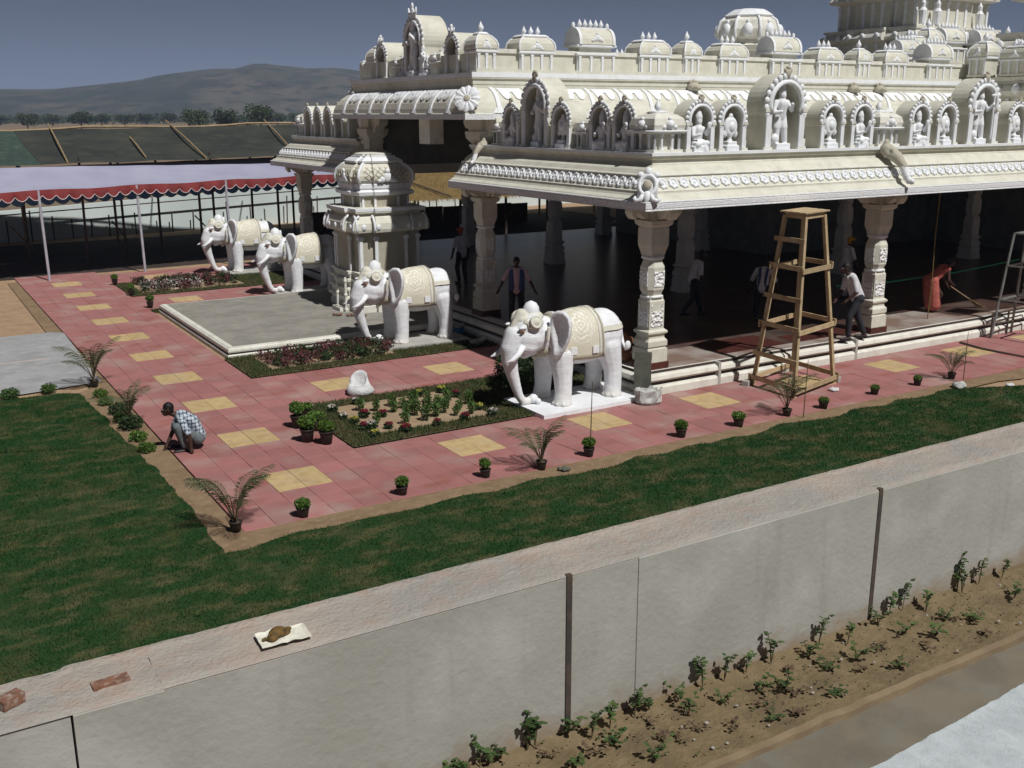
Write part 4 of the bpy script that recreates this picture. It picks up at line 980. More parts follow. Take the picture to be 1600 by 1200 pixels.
# octagonal dome behind the parapet
V = thing('octagonal_dome', 'octagonal cream dome with arched plaques rising behind the parapet', 'dome', (27.7,29.0,6.4))
def split_build(name, mb, m, parent, smooth=False):
    me = mb.mesh(name, m, smooth); return [put(name, q, parent) for q in islands(me)]
oc = lambda r: [(r*math.cos(math.pi/8+i*math.pi/4), r*math.sin(math.pi/8+i*math.pi/4)) for i in range(8)]
MB().lathe([(.95,0),(.95,1.2),(1.15,1.25),(1.2,1.4),(1.02,1.45),(1.0,1.6),(1.12,1.7),(1.16,1.95),(1.05,2.25),(.8,2.42)], plan=oc).build('dome_shell', CREAM2, V)
MB().lathe([(.86,2.38),(.92,2.44),(.74,2.56),(.55,2.66),(.2,2.70)], plan=oc).build('dome_cap', WHITE, V)
b = MB()
for i in range(8):
    a = i*math.pi/4; b.tube([(r*math.cos(a+math.pi/8), r*math.sin(a+math.pi/8), z) for r, z in ((1.0,1.6),(1.12,1.7),(1.16,1.95),(1.05,2.25),(.8,2.42))], .06, 5)
    b.ell((1.06*math.cos(a),1.06*math.sin(a),1.92),(.14+.06*abs(math.sin(a)),.14+.06*abs(math.cos(a)),.24),9,6); b.ell((1.0*math.cos(a),1.0*math.sin(a),2.2),(.06,.06,.08),7,5)
split_build('dome_plaque', b, WHITE, V, True)
# ------------------------------------------------------------------ tower and shaded porch on the right
W_ = thing('temple_tower', 'tall many tiered cream temple tower rising out of the top right of the picture', 'tower', (45,36,6.4))
def tier(cx, cy, hw, hd, z0, z1, parent, rows=4, proj=.25):
    b = MB(); tr = MB(); b.b2(cx-hw,cx+hw,cy-hd,cy+hd,z0,z1); b.b2(cx-hw*.45,cx+hw*.45,cy-hd-proj,cy+hd+proj,z0,z1); b.b2(cx-hw-proj,cx+hw+proj,cy-hd*.45,cy+hd*.45,z0,z1)
    o = b.build('tier_wall', CREAM, parent, loc=-parent.location)
    h = z1-z0
    for k in range(rows*2+1):
        q = -1+k/rows; d = proj if abs(q) < .45 else 0
        for s in (-1,1):
            tr.b2(cx+q*hw-.07,cx+q*hw+.07,cy+s*(hd+d)-.06,cy+s*(hd+d)+.06,z0,z1*1-.0); tr.b2(cx+s*(hw+d)-.06,cx+s*(hw+d)+.06,cy+q*hd-.07,cy+q*hd+.07,z0,z1)
            tr.b2(cx+q*hw-.11,cx+q*hw+.11,cy+s*(hd+d)-.09,cy+s*(hd+d)+.09,z1-.18,z1-.08); tr.b2(cx+s*(hw+d)-.09,cx+s*(hw+d)+.09,cy+q*hd-.11,cy+q*hd+.11,z1-.18,z1-.08)
    tr.build('tier_pilasters', WHITE, o, kind='stuff')
    e = MB(); w = .0
    P = lambda r: [(-hw-r,-hd-r),(-hw*.45,-hd-r),(-hw*.45,-hd-r-proj),(hw*.45,-hd-r-proj),(hw*.45,-hd-r),(hw+r,-hd-r),(hw+r,-hd*.45),(hw+r+proj,-hd*.45),(hw+r+proj,hd*.45),(hw+r,hd*.45),(hw+r,hd+r),(-hw-r,hd+r),(-hw-r,hd*.45),(-hw-r-proj,hd*.45),(-hw-r-proj,-hd*.45),(-hw-r,-hd*.45)]
    e.lathe([(.05,z1),(.40,z1+.10),(.42,z1+.22),(.32,z1+.38),(.15,z1+.46),(.15,z1+.52),(.25,z1+.55),(.25,z1+.66),(.0,z1+.68)], (cx,cy,0), plan=lambda r: P(r))
    e.build('tier_eave', CREAM2, o)
    pq = MB()
    for k in range(7):
        q = -1+k/3; d = proj if abs(q) < .45 else 0
        for s in (-1,1): pq.ell((cx+q*hw,cy+s*(hd+.38+d),z1+.28),(.16,.08,.17),8,5); pq.ell((cx+s*(hw+.38+d),cy+q*hd,z1+.28),(.08,.16,.17),8,5)
    pq.build('eave_plaques', WHITE, o, smooth=True, kind='stuff')
    return o
tx, ty = 46.2, 36.6
tier(tx, ty, 3.4, 3.0, 4.0, 7.0, W_); tier(tx, ty, 3.0, 2.6, 7.7, 8.8, W_); tier(tx, ty, 2.7, 2.3, 9.5, 10.7, W_); tier(tx, ty, 2.3, 1.9, 11.4, 12.6, W_)
MB().prism([(-math.cos(math.pi*i/14)*1.9, 13.2+2.2*math.sin(math.pi*i/14)) for i in range(15)], lambda p, q, t: (tx+t, ty+p, q), -2.2, 2.2).build('barrel_roof', CREAM, W_, loc=-W_.location)
for k, x, y, z, s in ((3,42.0,33.2,7.7,1.3),(1,43.1,33.2,7.7,1.7),(5,44.6,33.2,7.7,1.4),(1,49.2,33.2,7.7,1.6),(5,47.2,33.2,7.7,1.4)):
    o = put('tower_shrine', SHM[k][0], W_, Vector((x,y,z))-W_.location, 0, scale=s)
    shrine_parts(o, k)
for x, z in ((43.5,9.55),(44.6,9.55),(47.8,9.55),(45.2,11.45)):
    MB().lathe([(.14,0),(.16,.3),(.2,.6),(.1,.75),(.12,.95),(.02,1.15)], n=8).build('guardian_figure', WHITE, W_, loc=Vector((x,33.9 if z < 11 else 34.4,z))-W_.location)
Q = thing('porch_tower', 'shaded stepped porch tower of grey cream tiers at the right edge behind the tall niche', 'tower', (33.5,20.5,4.7))
tier(35.6, 19.6, 4.0, 2.4, 4.74, 5.9, Q, rows=5); tier(35.8, 19.8, 3.5, 2.0, 6.6, 7.3, Q, rows=5); tier(36, 20, 3.0, 1.6, 8.0, 8.9, Q, rows=4)
for k, x, y, z, s in ((1,31.35,21.9,6.58,1.2),(3,31.3,20.6,6.58,1.0),(1,31.3,19.3,6.58,1.1),(3,31.3,18.2,6.58,1.0)):
    o = put('tower_shrine', SHM[k][0], Q, Vector((x,y,z))-Q.location, R(-90), scale=s)
    shrine_parts(o, k)
# ------------------------------------------------------------------ statues in the niches
def statue_mesh(kind, s=1.):
    b = MB()
    if kind == 'seated':
        b.box((0,0,.05),(.34,.26,.10)); b.cap((-.10,-.02,.15),(.14,-.10,.15),.065,.05); b.cap((.10,-.02,.16),(-.10,-.12,.13),.06,.05); b.cap((.08,-.08,.14),(.09,-.14,.02),.05,.035)
        b.cap((0,.02,.18),(0,.0,.38),.085,.10); b.cap((-.11,.0,.40),(-.15,-.06,.27),.04,.033); b.cap((-.15,-.06,.27),(-.06,-.14,.30),.033,.028); b.cap((.11,0,.40),(.17,-.04,.30),.04,.033); b.cap((.17,-.04,.30),(.15,-.12,.42),.033,.03)
        b.ell((0,-.01,.52),(.065,.07,.08)); b.lathe([(.07,.55),(.075,.60),(.05,.68),(.02,.74)], n=9); b.ell((.16,-.12,.47),(.05,.03,.05))
    elif kind == 'emblem':
        b.box((0,0,.05),(.30,.22,.10)); b.box((0,0,.13),(.22,.18,.08)); b.lathe([(.06,.16),(.035,.22),(.05,.28)], n=9)
        b.rings([[(math.cos(a)*r, y, .42+math.sin(a)*r*1.12) for a in [2*math.pi*i/18 for i in range(18)]] for r, y in ((.10,.05),(.155,.03),(.16,-.02),(.12,-.05))])
        b.ell((0,-.05,.42),(.07,.04,.08)); b.ell((.13,0,.30),(.05,.04,.07)); b.ell((-.13,0,.30),(.05,.04,.07)); b.ell((0,0,.61),(.05,.04,.05))
    else:
        b.box((0,0,.06),(.34,.28,.12)); b.cap((-.08,.0,.16),(-.10,.0,.42),.055,.075); b.cap((-.10,0,.42),(-.05,.02,.62),.08,.09); b.cap((.10,-.04,.16),(.06,-.03,.42),.05,.075); b.cap((.06,-.03,.42),(.05,.02,.62),.08,.09)
        b.cap((0,.02,.62),(0,.0,.86),.11,.13); b.cap((-.14,0,.90),(-.22,-.05,.70),.05,.04); b.cap((-.22,-.05,.70),(-.10,-.14,.72),.04,.035)
        b.cap((.14,0,.90),(.22,-.05,.74),.05,.04); b.cap((.22,-.05,.74),(.14 if kind == 'standing' else .27,-.16,.86),.04,.035)
        b.ell((0,-.02,1.02),(.075,.08,.095)); b.lathe([(.08,1.06),(.085,1.12),(.06,1.24),(.025,1.32)], n=9); b.ell((-.14,-.02,.20),(.10,.08,.10))
        if kind == 'staff': b.cap((.30,-.14,.12),(.30,-.14,1.06),.024,.024); b.cap((.22,-.14,1.06),(.38,-.14,1.06),.028,.028); b.cap((.30,-.14,1.0),(.30,-.14,1.16),.03,.02)
    return blob('statue_'+kind, b, WHITE, .013, 2)
STM = {k: statue_mesh(k) for k in ('seated','emblem','standing','staff')}
words = {'seated':'seated white deity in ','emblem':'round white emblem in ','standing':'standing white deity in ','staff':'standing white deity with staff in '}
for st, k, x, y, rz, wd in S_:
    o = put('deity_statue', STM[st], None, (x, y, DK if k != 'T' else 6.44), rz+random.uniform(-.12,.12), scale={'s':1.12,'L':1.06,'T':1.2}[k], label=words[st]+wd, cat='statue', group='white statues in the roof niches')
put('deity_statue', STM['seated'], None, (31.6,17.75,8.0), R(-70), scale=2.2, label='large pale seated statue on the shaded porch tower near the top right', cat='statue', group='white statues in the roof niches')
for yy, wd in ((26.42,'far'),(24.98,'near')):
    put('deity_statue', STM['seated'], None, (12.66,yy,6.44), R(-90), scale=.72, label='small seated white figure on the %s side of the big arched roof niche' % wd, cat='statue', group='white statues in the roof niches')
put('deity_statue', STM['standing'], None, (12.62,25.15,6.44), R(-90), scale=.62, label='small white figure standing beside the big arched niche of the left roof front', cat='statue', group='white statues in the roof niches')
# ------------------------------------------------------------------ the concrete platform and the little shrine on it
PL = thing('platform', 'low grey cement platform edged with two cream mouldings in front of the temple', 'platform', (6.4,23.15,0))
pp = [(12.4,29.95),(6.4,29.95),(6.4,23.15),(12.4,23.15)]
MB().sweep([(0,-.02),(0,.07),(.02,.085),(.09,.09),(.09,.13),(.03,.135),(.02,.17),(.03,.215),(.07,.235),(.5,.235),(.5,-.02)], pp).build('moulding', CREAM2, PL, world=True)
MB().sweep([(.082,.092),(.082,.128),(.12,.128),(.12,.092)], pp).build('groove', GROOVE, PL, world=True)
MB().b2(6.6,12.42,23.35,29.75,0,.25).build('cement_top', PLATF, PL, world=True)
MB().b2(6.47,6.60,23.22,29.88,.2,.244).b2(6.60,12.42,23.22,23.35,.2,.244).build('moulding_top', CREAM2, PL, world=True)
SH = thing('lattice_dome_shrine', 'small square cream shrine with a lattice patterned dome standing on the platform', 'shrine', (11.72,26.55,.25))
SX, SY, SZ = 1.02, 1.05, .25
def cp(hx, hy, p, k=.52):                    # square plan with a projecting bay on each side
    return lambda r: [(-hx-r,-hy-r),(-hx*k-r*.3,-hy-r),(-hx*k-r*.3,-hy-r-p),(hx*k+r*.3,-hy-r-p),(hx*k+r*.3,-hy-r),(hx+r,-hy-r),(hx+r,-hy*k-r*.3),(hx+r+p,-hy*k-r*.3),(hx+r+p,hy*k+r*.3),(hx+r,hy*k+r*.3),(hx+r,hy+r),(hx*k+r*.3,hy+r),(hx*k+r*.3,hy+r+p),(-hx*k-r*.3,hy+r+p),(-hx*k-r*.3,hy+r),(-hx-r,hy+r),(-hx-r,hy*k+r*.3),(-hx-r-p,hy*k+r*.3),(-hx-r-p,-hy*k-r*.3),(-hx-r,-hy*k-r*.3)]
def sz(zw): return zw-SZ
A1 = cp(.88,.90,.10)
def shl(name, prof, m, plan=A1, parent=SH, **k): return MB().lathe([(r,sz(z)) for r, z in prof], plan=plan).build(name, m, parent, **k)
def shl(name, prof, m, plan=A1, parent=SH):
    b = MB(); b.rings([[(x,y,sz(z)) for x,y in plan(r)] for r, z in prof]); return b.build(name, m, parent)
shl('base', [(.14,.25),(.14,.42),(.10,.44),(.10,.52),(.18,.55),(.18,.62),(.10,.66),(.10,.78),(.15,.80),(.15,.86),(.06,.90),(.06,1.02),(.13,1.05),(.13,1.12),(.05,1.14),(.05,1.24),(.10,1.26),(.10,1.33),(.0,1.36)], CREAM2)
body = shl('body', [(0,1.35),(0,2.36),(.05,2.38),(.05,2.42)], CREAMD)
b = MB()
for s in (-1,1):
    for q in (-.86,-.44,.44,.86):
        d = .10 if abs(q) < .5 else 0; x = q*.98 if abs(q) > .5 else q
        b.b2(x-.045,x+.045,s*(.90+d)-.022,s*(.90+d)+.022,sz(1.37),sz(2.30)); b.b2(x-.075,x+.075,s*(.90+d)-.035,s*(.90+d)+.035,sz(2.20),sz(2.27))
        b.b2(s*(.88+d)-.022,s*(.88+d)+.022,x-.045,x+.045,sz(1.37),sz(2.30)); b.b2(s*(.88+d)-.035,s*(.88+d)+.035,x-.075,x+.075,sz(2.20),sz(2.27))
split_build('pilaster', b, WHITE, SH)
shl('eave', [(.02,2.40),(.20,2.42),(.22,2.50),(.20,2.66),(.12,2.80),(.03,2.86),(.03,2.90),(.13,2.93),(.13,3.04),(.0,3.06)], CREAM)
shl('eave_band', [(.12,2.96),(.14,2.97),(.14,3.045),(.12,3.05)], WHITE)
b = MB()
for s in (-1,1):
    for q in (-.92,-.50,.0,.50,.92):
        d = .10 if abs(q) < .55 else 0
        for ax in (0,1):
            pts = [(.20,2.43),(.23,2.50),(.21,2.66),(.135,2.80),(.05,2.86)]
            P = [((q*1.12, s*(.90+d+r), sz(z)) if ax == 0 else (s*(.88+d+r), q*1.14, sz(z))) for r, z in pts]
            if q: b.tube(P, .035, 6)
            c = (q*.9, s*(.90+d+.22), sz(2.56)) if ax == 0 else (s*(.88+d+.22), q*.9, sz(2.56))
            b.ell(c, (.075,.03,.085) if ax == 0 else (.03,.075,.085), 8, 5)
split_build('eave_ornament', b, WHITE, SH, True)
A2 = cp(.70,.72,.08)
shl('upper_body', [(0,3.05),(0,3.34),(.04,3.36)], CREAMD, A2)
b = MB()
for s in (-1,1):
    for q in (-.66,-.34,.34,.66):
        d = .08 if abs(q) < .5 else 0
        b.b2(q-.03,q+.03,s*(.72+d)-.02,s*(.72+d)+.02,sz(3.06),sz(3.32)); b.b2(s*(.70+d)-.02,s*(.70+d)+.02,q-.03,q+.03,sz(3.06),sz(3.32))
split_build('upper_pilaster', b, WHITE, SH)
shl('upper_eave', [(.03,3.35),(.10,3.38),(.12,3.46),(.05,3.50),(.02,3.52),(.06,3.56),(.06,3.66),(0,3.70)], WHITE, A2)
DP = [(.02,3.68),(.09,3.76),(.10,3.88),(.05,4.02),(-.08,4.15),(-.2,4.22)]
dome = shl('lattice_dome', DP, CREAM, A2)
b = MB()                                      # raised lattice on the four dome faces
for s in (-1,1):
    for ax in (0,1):
        for i in range(-5,6):
            for dr in (-1,1):
                P = []
                for k in range(9):
                    t = k/8; zz = 3.74+t*.36; q = i*.17+dr*(t-.5)*.42
                    r = float(np.interp(zz, [z for _, z in DP], [r for r, _ in DP]))
                    if abs(q) > .66-max(0,-r): continue
                    d = .08 if abs(q) < .70*.52+r*.3 else 0
                    P.append((q, s*(.72+r+d+.004), sz(zz)) if ax == 0 else (s*(.70+r+d+.004), q, sz(zz)))
                if len(P) > 1: b.tube(P, .013, 4)
b.build('lattice', CREAMD, dome, kind='stuff')
b = MB()
for sx in (-1,1):
    for sy in (-1,1): b.tube([(sx*(.70+r+.01), sy*(.72+r+.01), sz(z)) for r, z in DP], .045, 6)
for s in (-1,1):
    for dx, dz, r in ((0,.0,.13),(-.15,-.06,.08),(.15,-.06,.08),(0,.16,.07),(-.24,-.09,.05),(.24,-.09,.05)):
        b.ell((dx, s*(.72+.19), sz(3.84)+dz),(r,.04,r),9,6); b.ell((s*(.70+.19), dx, sz(3.84)+dz),(.04,r,r),9,6)
split_build('dome_ornament', b, WHITE, SH, True)
shl('crown', [(-.22,4.18),(-.12,4.21),(-.10,4.26),(-.20,4.33),(-.26,4.35),(-.26,4.39)], WHITE, A2)
shl('crown_top', [(-.36,4.36),(-.34,4.44),(-.42,4.46)], CREAM2, A2)
for s in (-1,1):                              # stair balusters at the left side
    b = MB(); x = -1.12; y = s*.30-.25
    b.lathe([(.05,0),(.06,.06),(.035,.12),(.035,.4),(.055,.46),(.035,.52),(.035,.78),(.055,.84),(.02,.95)], (x-.08,y,0), n=8).build('baluster', CREAM2, SH)
MB().b2(-1.35,-1.14,-.45,.10,0,.10).build('step', CREAM2, SH)
for i, (x, y) in enumerate(((10.35,25.3),(10.6,25.15),(10.1,25.55))):
    b = MB(); rs = random.Random(i); 
    for k in range(5): b.ell((rs.uniform(-.1,.1),rs.uniform(-.1,.1),rs.uniform(.02,.05)),(.06,.05,.035),7,5)
    o = put('rubble', b.mesh('rubble', BRICK), None, (x,y,.25), label='little heap of reddish rubble on the platform by the shrine steps', cat='rubble', group='rubble on the platform')
# ------------------------------------------------------------------ elephants
def elephant():
    b = MB(); E = b.ell; C = b.cap
    E((.95,0,1.30),(.86,.50,.54),18,12); E((.42,0,1.30),(.43,.46,.50),16,10); E((1.50,0,1.32),(.42,.44,.48),16,10); E((1.85,0,1.42),(.36,.33,.38),14,9)
    for s in (-1,1):
        C((.42,s*.24,1.08),(.34,s*.31,.62),.27,.185,12); C((.34,s*.31,.62),(.34,s*.33,.22),.185,.165,12); b.lathe([(.16,.30),(.175,.20),(.195,.135),(.205,.10)], (.36,s*.33,0), n=14)
        C((1.55,s*.27,1.05),(1.55,s*.34,.58),.25,.18,12); C((1.55,s*.34,.58),(1.55,s*.36,.22),.18,.16,12); b.lathe([(.155,.30),(.17,.20),(.19,.135),(.20,.10)], (1.57,s*.36,0), n=14)
        E((2.18,s*.15,1.42),(.27,.19,.24)); E((2.22,s*.17,1.28),(.22,.15,.15)); E((2.10,s*.15,1.70),(.20,.17,.19)); E((2.40,s*.24,1.655),(.10,.05,.035))
        for k in range(4):
            a = R(-60+40*k); E((1.57+.19*math.cos(a), s*.36+.19*math.sin(a), .135),(.035,.035,.035),7,5); E((.36+.195*math.cos(a), s*.33+.195*math.sin(a), .135),(.035,.035,.035),7,5)
    E((2.12,0,1.55),(.36,.31,.36),16,10)
    T_ = [(2.40,0,1.46,.235),(2.52,0,1.24,.195),(2.54,0,1.0,.155),(2.48,0,.75,.125),(2.40,0,.50,.10),(2.33,0,.30,.085),(2.25,0,.18,.08),(2.13,0,.155,.075),(2.05,0,.20,.07)]
    for p, q in zip(T_, T_[1:]): C(p[:3], q[:3], p[3], q[3], 12)
    C((2.02,0,1.22),(2.22,0,1.10),.17,.10)
    body = blob('elephant_body', b, WHITEE, .025, 3)
    parts = {'body': body}
    def onskin(x, z, off=.02):               # half-width of the trunk of the body at x, z
        y2 = 0
        for c, r in (((.95,1.30),(.86,.50,.54)),((.42,1.30),(.43,.46,.50)),((1.5,1.32),(.42,.44,.48))):
            k = 1-((x-c[0])/r[0])**2-((z-c[1])/r[2])**2
            if k > 0: y2 = max(y2, r[1]*math.sqrt(k))
        return y2+off
    def topz(x):
        t = 0
        for c, r in (((.95,1.30),(.86,.54)),((.42,1.30),(.43,.50)),((1.5,1.32),(.42,.48))):
            k = 1-((x-c[0])/r[0])**2
            if k > 0: t = max(t, c[1]+r[1]*math.sqrt(k))
        return t
    def saddle(x0, x1, off, zb, m, nx=12, nz=9):
        L = []
        for i in range(nx+1):
            x = x0+(x1-x0)*i/nx; tz = topz(x)+off; row = []
            for j in range(2*nz+1):
                a = (j/nz-1); s = -1 if a < 0 else 1; k = abs(a)
                if k < .35: ang = k/.35*R(62); rz = tz-1.30; ry = onskin(x, 1.30, off); row.append((x, s*ry*math.sin(ang), 1.30+rz*math.cos(ang)))
                else:
                    ang = R(62); z0 = 1.30+(tz-1.30)*math.cos(ang); q = (k-.35)/.65; z = z0+(zb-z0)*q; ry = onskin(x, 1.30, off); yy = ry*(math.sin(ang)+(1.0-math.sin(ang))*min(q*2.2,1)); row.append((x, s*yy, z))
            L.append(row)
        bb = MB(); n = 2*nz+1; vs = [p for r in L for p in r]; fs = [(i*n+j,(i+1)*n+j,(i+1)*n+j+1,i*n+j+1) for i in range(nx) for j in range(n-1)]
        # a little thickness: skirts folded inwards
        k0 = len(vs); ins = [(x, y*.93, z-.02*(z > 1.3)) for x, y, z in vs]; vs += ins
        edge = [(i*n, (i+1)*n) for i in range(nx)]+[((i+1)*n+n-1, i*n+n-1) for i in range(nx)]+[(j+1, j) for j in range(n-1)]+[(nx*n+j, nx*n+j+1) for j in range(n-1)]
        fs += [(a, b2, b2+k0, a+k0) for a, b2 in edge]
        return fixn(bb.add(vs, fs).mesh('blanket', m, True))
    parts['blanket'] = saddle(.70,1.70,.035,.96,BLANK)
    parts['blanket_border'] = [saddle(x, x+.06, .055, .99, CREAM2, 2) for x in (.78,1.56)]+[saddle(x, x+.022, .06, .98, CREAMD, 2) for x in (.735,1.655)]
    rs_ = MB()
    for s in (-1,1):
        xx = [.06+.66*i/10 for i in range(11)]; rs_.rings([[(x, s*onskin(x,z,-.03), z), (x, s*onskin(x,z,.022), z), (x, s*onskin(x,z2,.022), z2), (x, s*onskin(x,z2,-.03), z2)] for x in xx for z, z2 in ((1.44,1.53),)])
    parts['rump_strap'] = fixn(rs_.mesh('rump_strap', CREAM))
    me = MB()
    for s in (-1,1):
        for x in (.94,1.40):
            y = onskin(x,1.15,.075); me.b2(x-.07,x+.07,s*y-.012,s*y+.012,1.07,1.21)
    parts['blanket_square'] = me.mesh('blanket_square', WHITE)
    for nm, s in (('l',1),('r',-1)):
        OUT = [(0,.42),(.12,.50),(.27,.50),(.38,.40),(.42,.24),(.40,.05),(.34,-.12),(.24,-.30),(.12,-.42),(.04,-.38),(.05,-.2),(.0,.0),(-.03,.22)]
        cen = (.2,.12); base = Vector((1.80,s*.33,1.45)); tdir = Vector((-.42,s*.90,0)).normalized(); nrm = Vector((.90,s*.42,0))
        def P3(a, bq, d): return base+tdir*a+Vector((0,0,1))*bq+nrm*d
        lo = []
        for k, d in ((1,-.02),(1.0,.045),(.86,.06),(.74,.02),(.4,-.03)): lo.append([P3(cen[0]+(a-cen[0])*k, cen[1]+(q-cen[1])*k, d+.05*max(0, .3-q)*0) for a, q in OUT])
        eb = MB().rings(lo); n = len(OUT)
        me_ = fixn(eb.mesh('ear', WHITEE, True)); parts['ear'+nm] = me_
        tb = MB(); R0 = Vector((2.38,s*.22,1.30)); pts = [R0, R0+Vector((.13,s*.05,-.12)), R0+Vector((.27,s*.07,-.21)), R0+Vector((.40,s*.06,-.24))]
        parts['tusk'+nm] = tb.tube(pts, [.062,.058,.045,.014], 9).mesh('tusk', WHITE, True)
        ey = MB(); ey.ell((2.415,s*.262,1.585),(.035,.016,.022),9,6); parts['eye'+nm] = ey.mesh('eye', EYEB, True)
        er = MB(); er.ell((2.405,s*.257,1.583),(.050,.014,.026),10,6); parts['rim'+nm] = er.mesh('eye_rim', EYEO, True)
    h = MB(); 
    for i in range(7): h.ell((2.20+.05*math.sin(i*2.1)+.1*(i%3-1)*.4, -.27+.09*i, 1.80-.035*abs(i-3)),(.16,.075,.10),9,6)
    h.ell((2.06,0,1.80),(.24,.25,.13),12,7); h.cap((2.28,0,1.86),(2.46,0,1.62),.12,.07)
    parts['head_cloth'] = blob('head_cloth', h, CREAM, .02, 2)
    d = MB()
    for s in (-1,1):
        M0 = Matrix.Translation((2.16,s*.33,1.76)) @ Euler((R(-72)*s,0,0)).to_matrix().to_4x4(); v = MB().lathe([(.125,-.02),(.13,.02),(.10,.035),(.09,.02),(.07,.03),(.02,.06)], n=16); d.add([M0 @ Vector(p) for p in v.v], v.f)
        d.cap((1.90,s*.37,1.62),(1.93,s*.385,1.40),.035,.03)
    parts['forehead_disc'] = d.mesh('forehead_disc', CREAM, True)
    k = MB().lathe([(.14,1.78),(.165,1.88),(.15,1.98),(.10,2.06),(.02,2.10)], (2.06,0,0), n=14); parts['crest_knob'] = k.mesh('crest_knob', WHITE, True)
    tl = MB().tube([(.02,0,1.45),(-.06,.02,1.25),(-.06,.10,1.05),(.02,.30,.98),(.08,.42,1.06)], [.05,.042,.036,.03,.025], 8).ell((.10,.46,1.10),(.07,.04,.09)); parts['tail'] = tl.mesh('tail', WHITE, True)
    g = MB().ell((2.02,.02,.20),(.10,.09,.09)).ell((1.95,-.06,.17),(.07,.06,.07)).ell((1.96,.10,.16),(.06,.06,.06)); parts['lotus'] = g.mesh('lotus_bud', WHITE, True)
    f = MB().ell((1.98,0,1.02),(.055,.05,.055)); parts['bell'] = f.mesh('bell', CREAM, True)
    ck = MB().ell((1.86,0,1.20),(.21,.30,.20)); parts['neck_cloth'] = ck.mesh('neck_cloth', CREAMD, True)
    return parts
EP = elephant()
def ped(m, w, y0, y1, seed):
    b = MB(); L = []
    for i in range(25):
        x = -.10+w*i/24; e = .02*mnoise.noise(Vector((x*4, 1, seed))); L.append([(x,y0+e,-.02),(x,y0+e+.015,.10),(x,y1+e,.10),(x,y1+e,-.02)])
    return b.rings(L).mesh('pedestal', m)
def place_elephant(first, label, x, y, pm, w=2.45, y0=-.55, y1=.95, seed=1, rz=math.pi):
    o = thing('elephant_statue', label, 'elephant statue', (x,y,.0), rz, 'elephant statues along the front')
    for k in ('body','blanket','rump_strap','blanket_square','head_cloth','forehead_disc','crest_knob','tail','lotus','bell','neck_cloth'):
        (puts if k in ('rump_strap','blanket_square','forehead_disc') else put)({'lotus':'lotus_bud'}.get(k,k), EP[k], o)
    for me in EP['blanket_border']: put('blanket_border', me, o)
    for s in 'lr':
        put('ear', EP['ear'+s], o); put('tusk', EP['tusk'+s], o); e = put('eye_rim', EP['rim'+s], o); put('eye', EP['eye'+s], e)
    put('pedestal', ped(pm, w, y0, y1, seed), o)
place_elephant(1, 'nearest white elephant statue with a cream blanket on a bright white pedestal', 12.22, 16.03, WHITE, 2.4, -.62, .82, 1, R(180.6))
place_elephant(0, 'second white elephant statue on a grey pedestal in front of the lattice dome shrine', 11.98, 22.58, GREYPED, 2.2, -.6, .82, 2, R(178.6))
place_elephant(0, 'third white elephant statue half hidden behind the platform and the lattice dome shrine', 12.35, 30.95, GREYPED, 2.3, -.6, .6, 3)
place_elephant(0, 'farthest white elephant statue standing beside the marquee', 12.10, 36.25, GREYPED, 2.3, -.6, .75, 4)
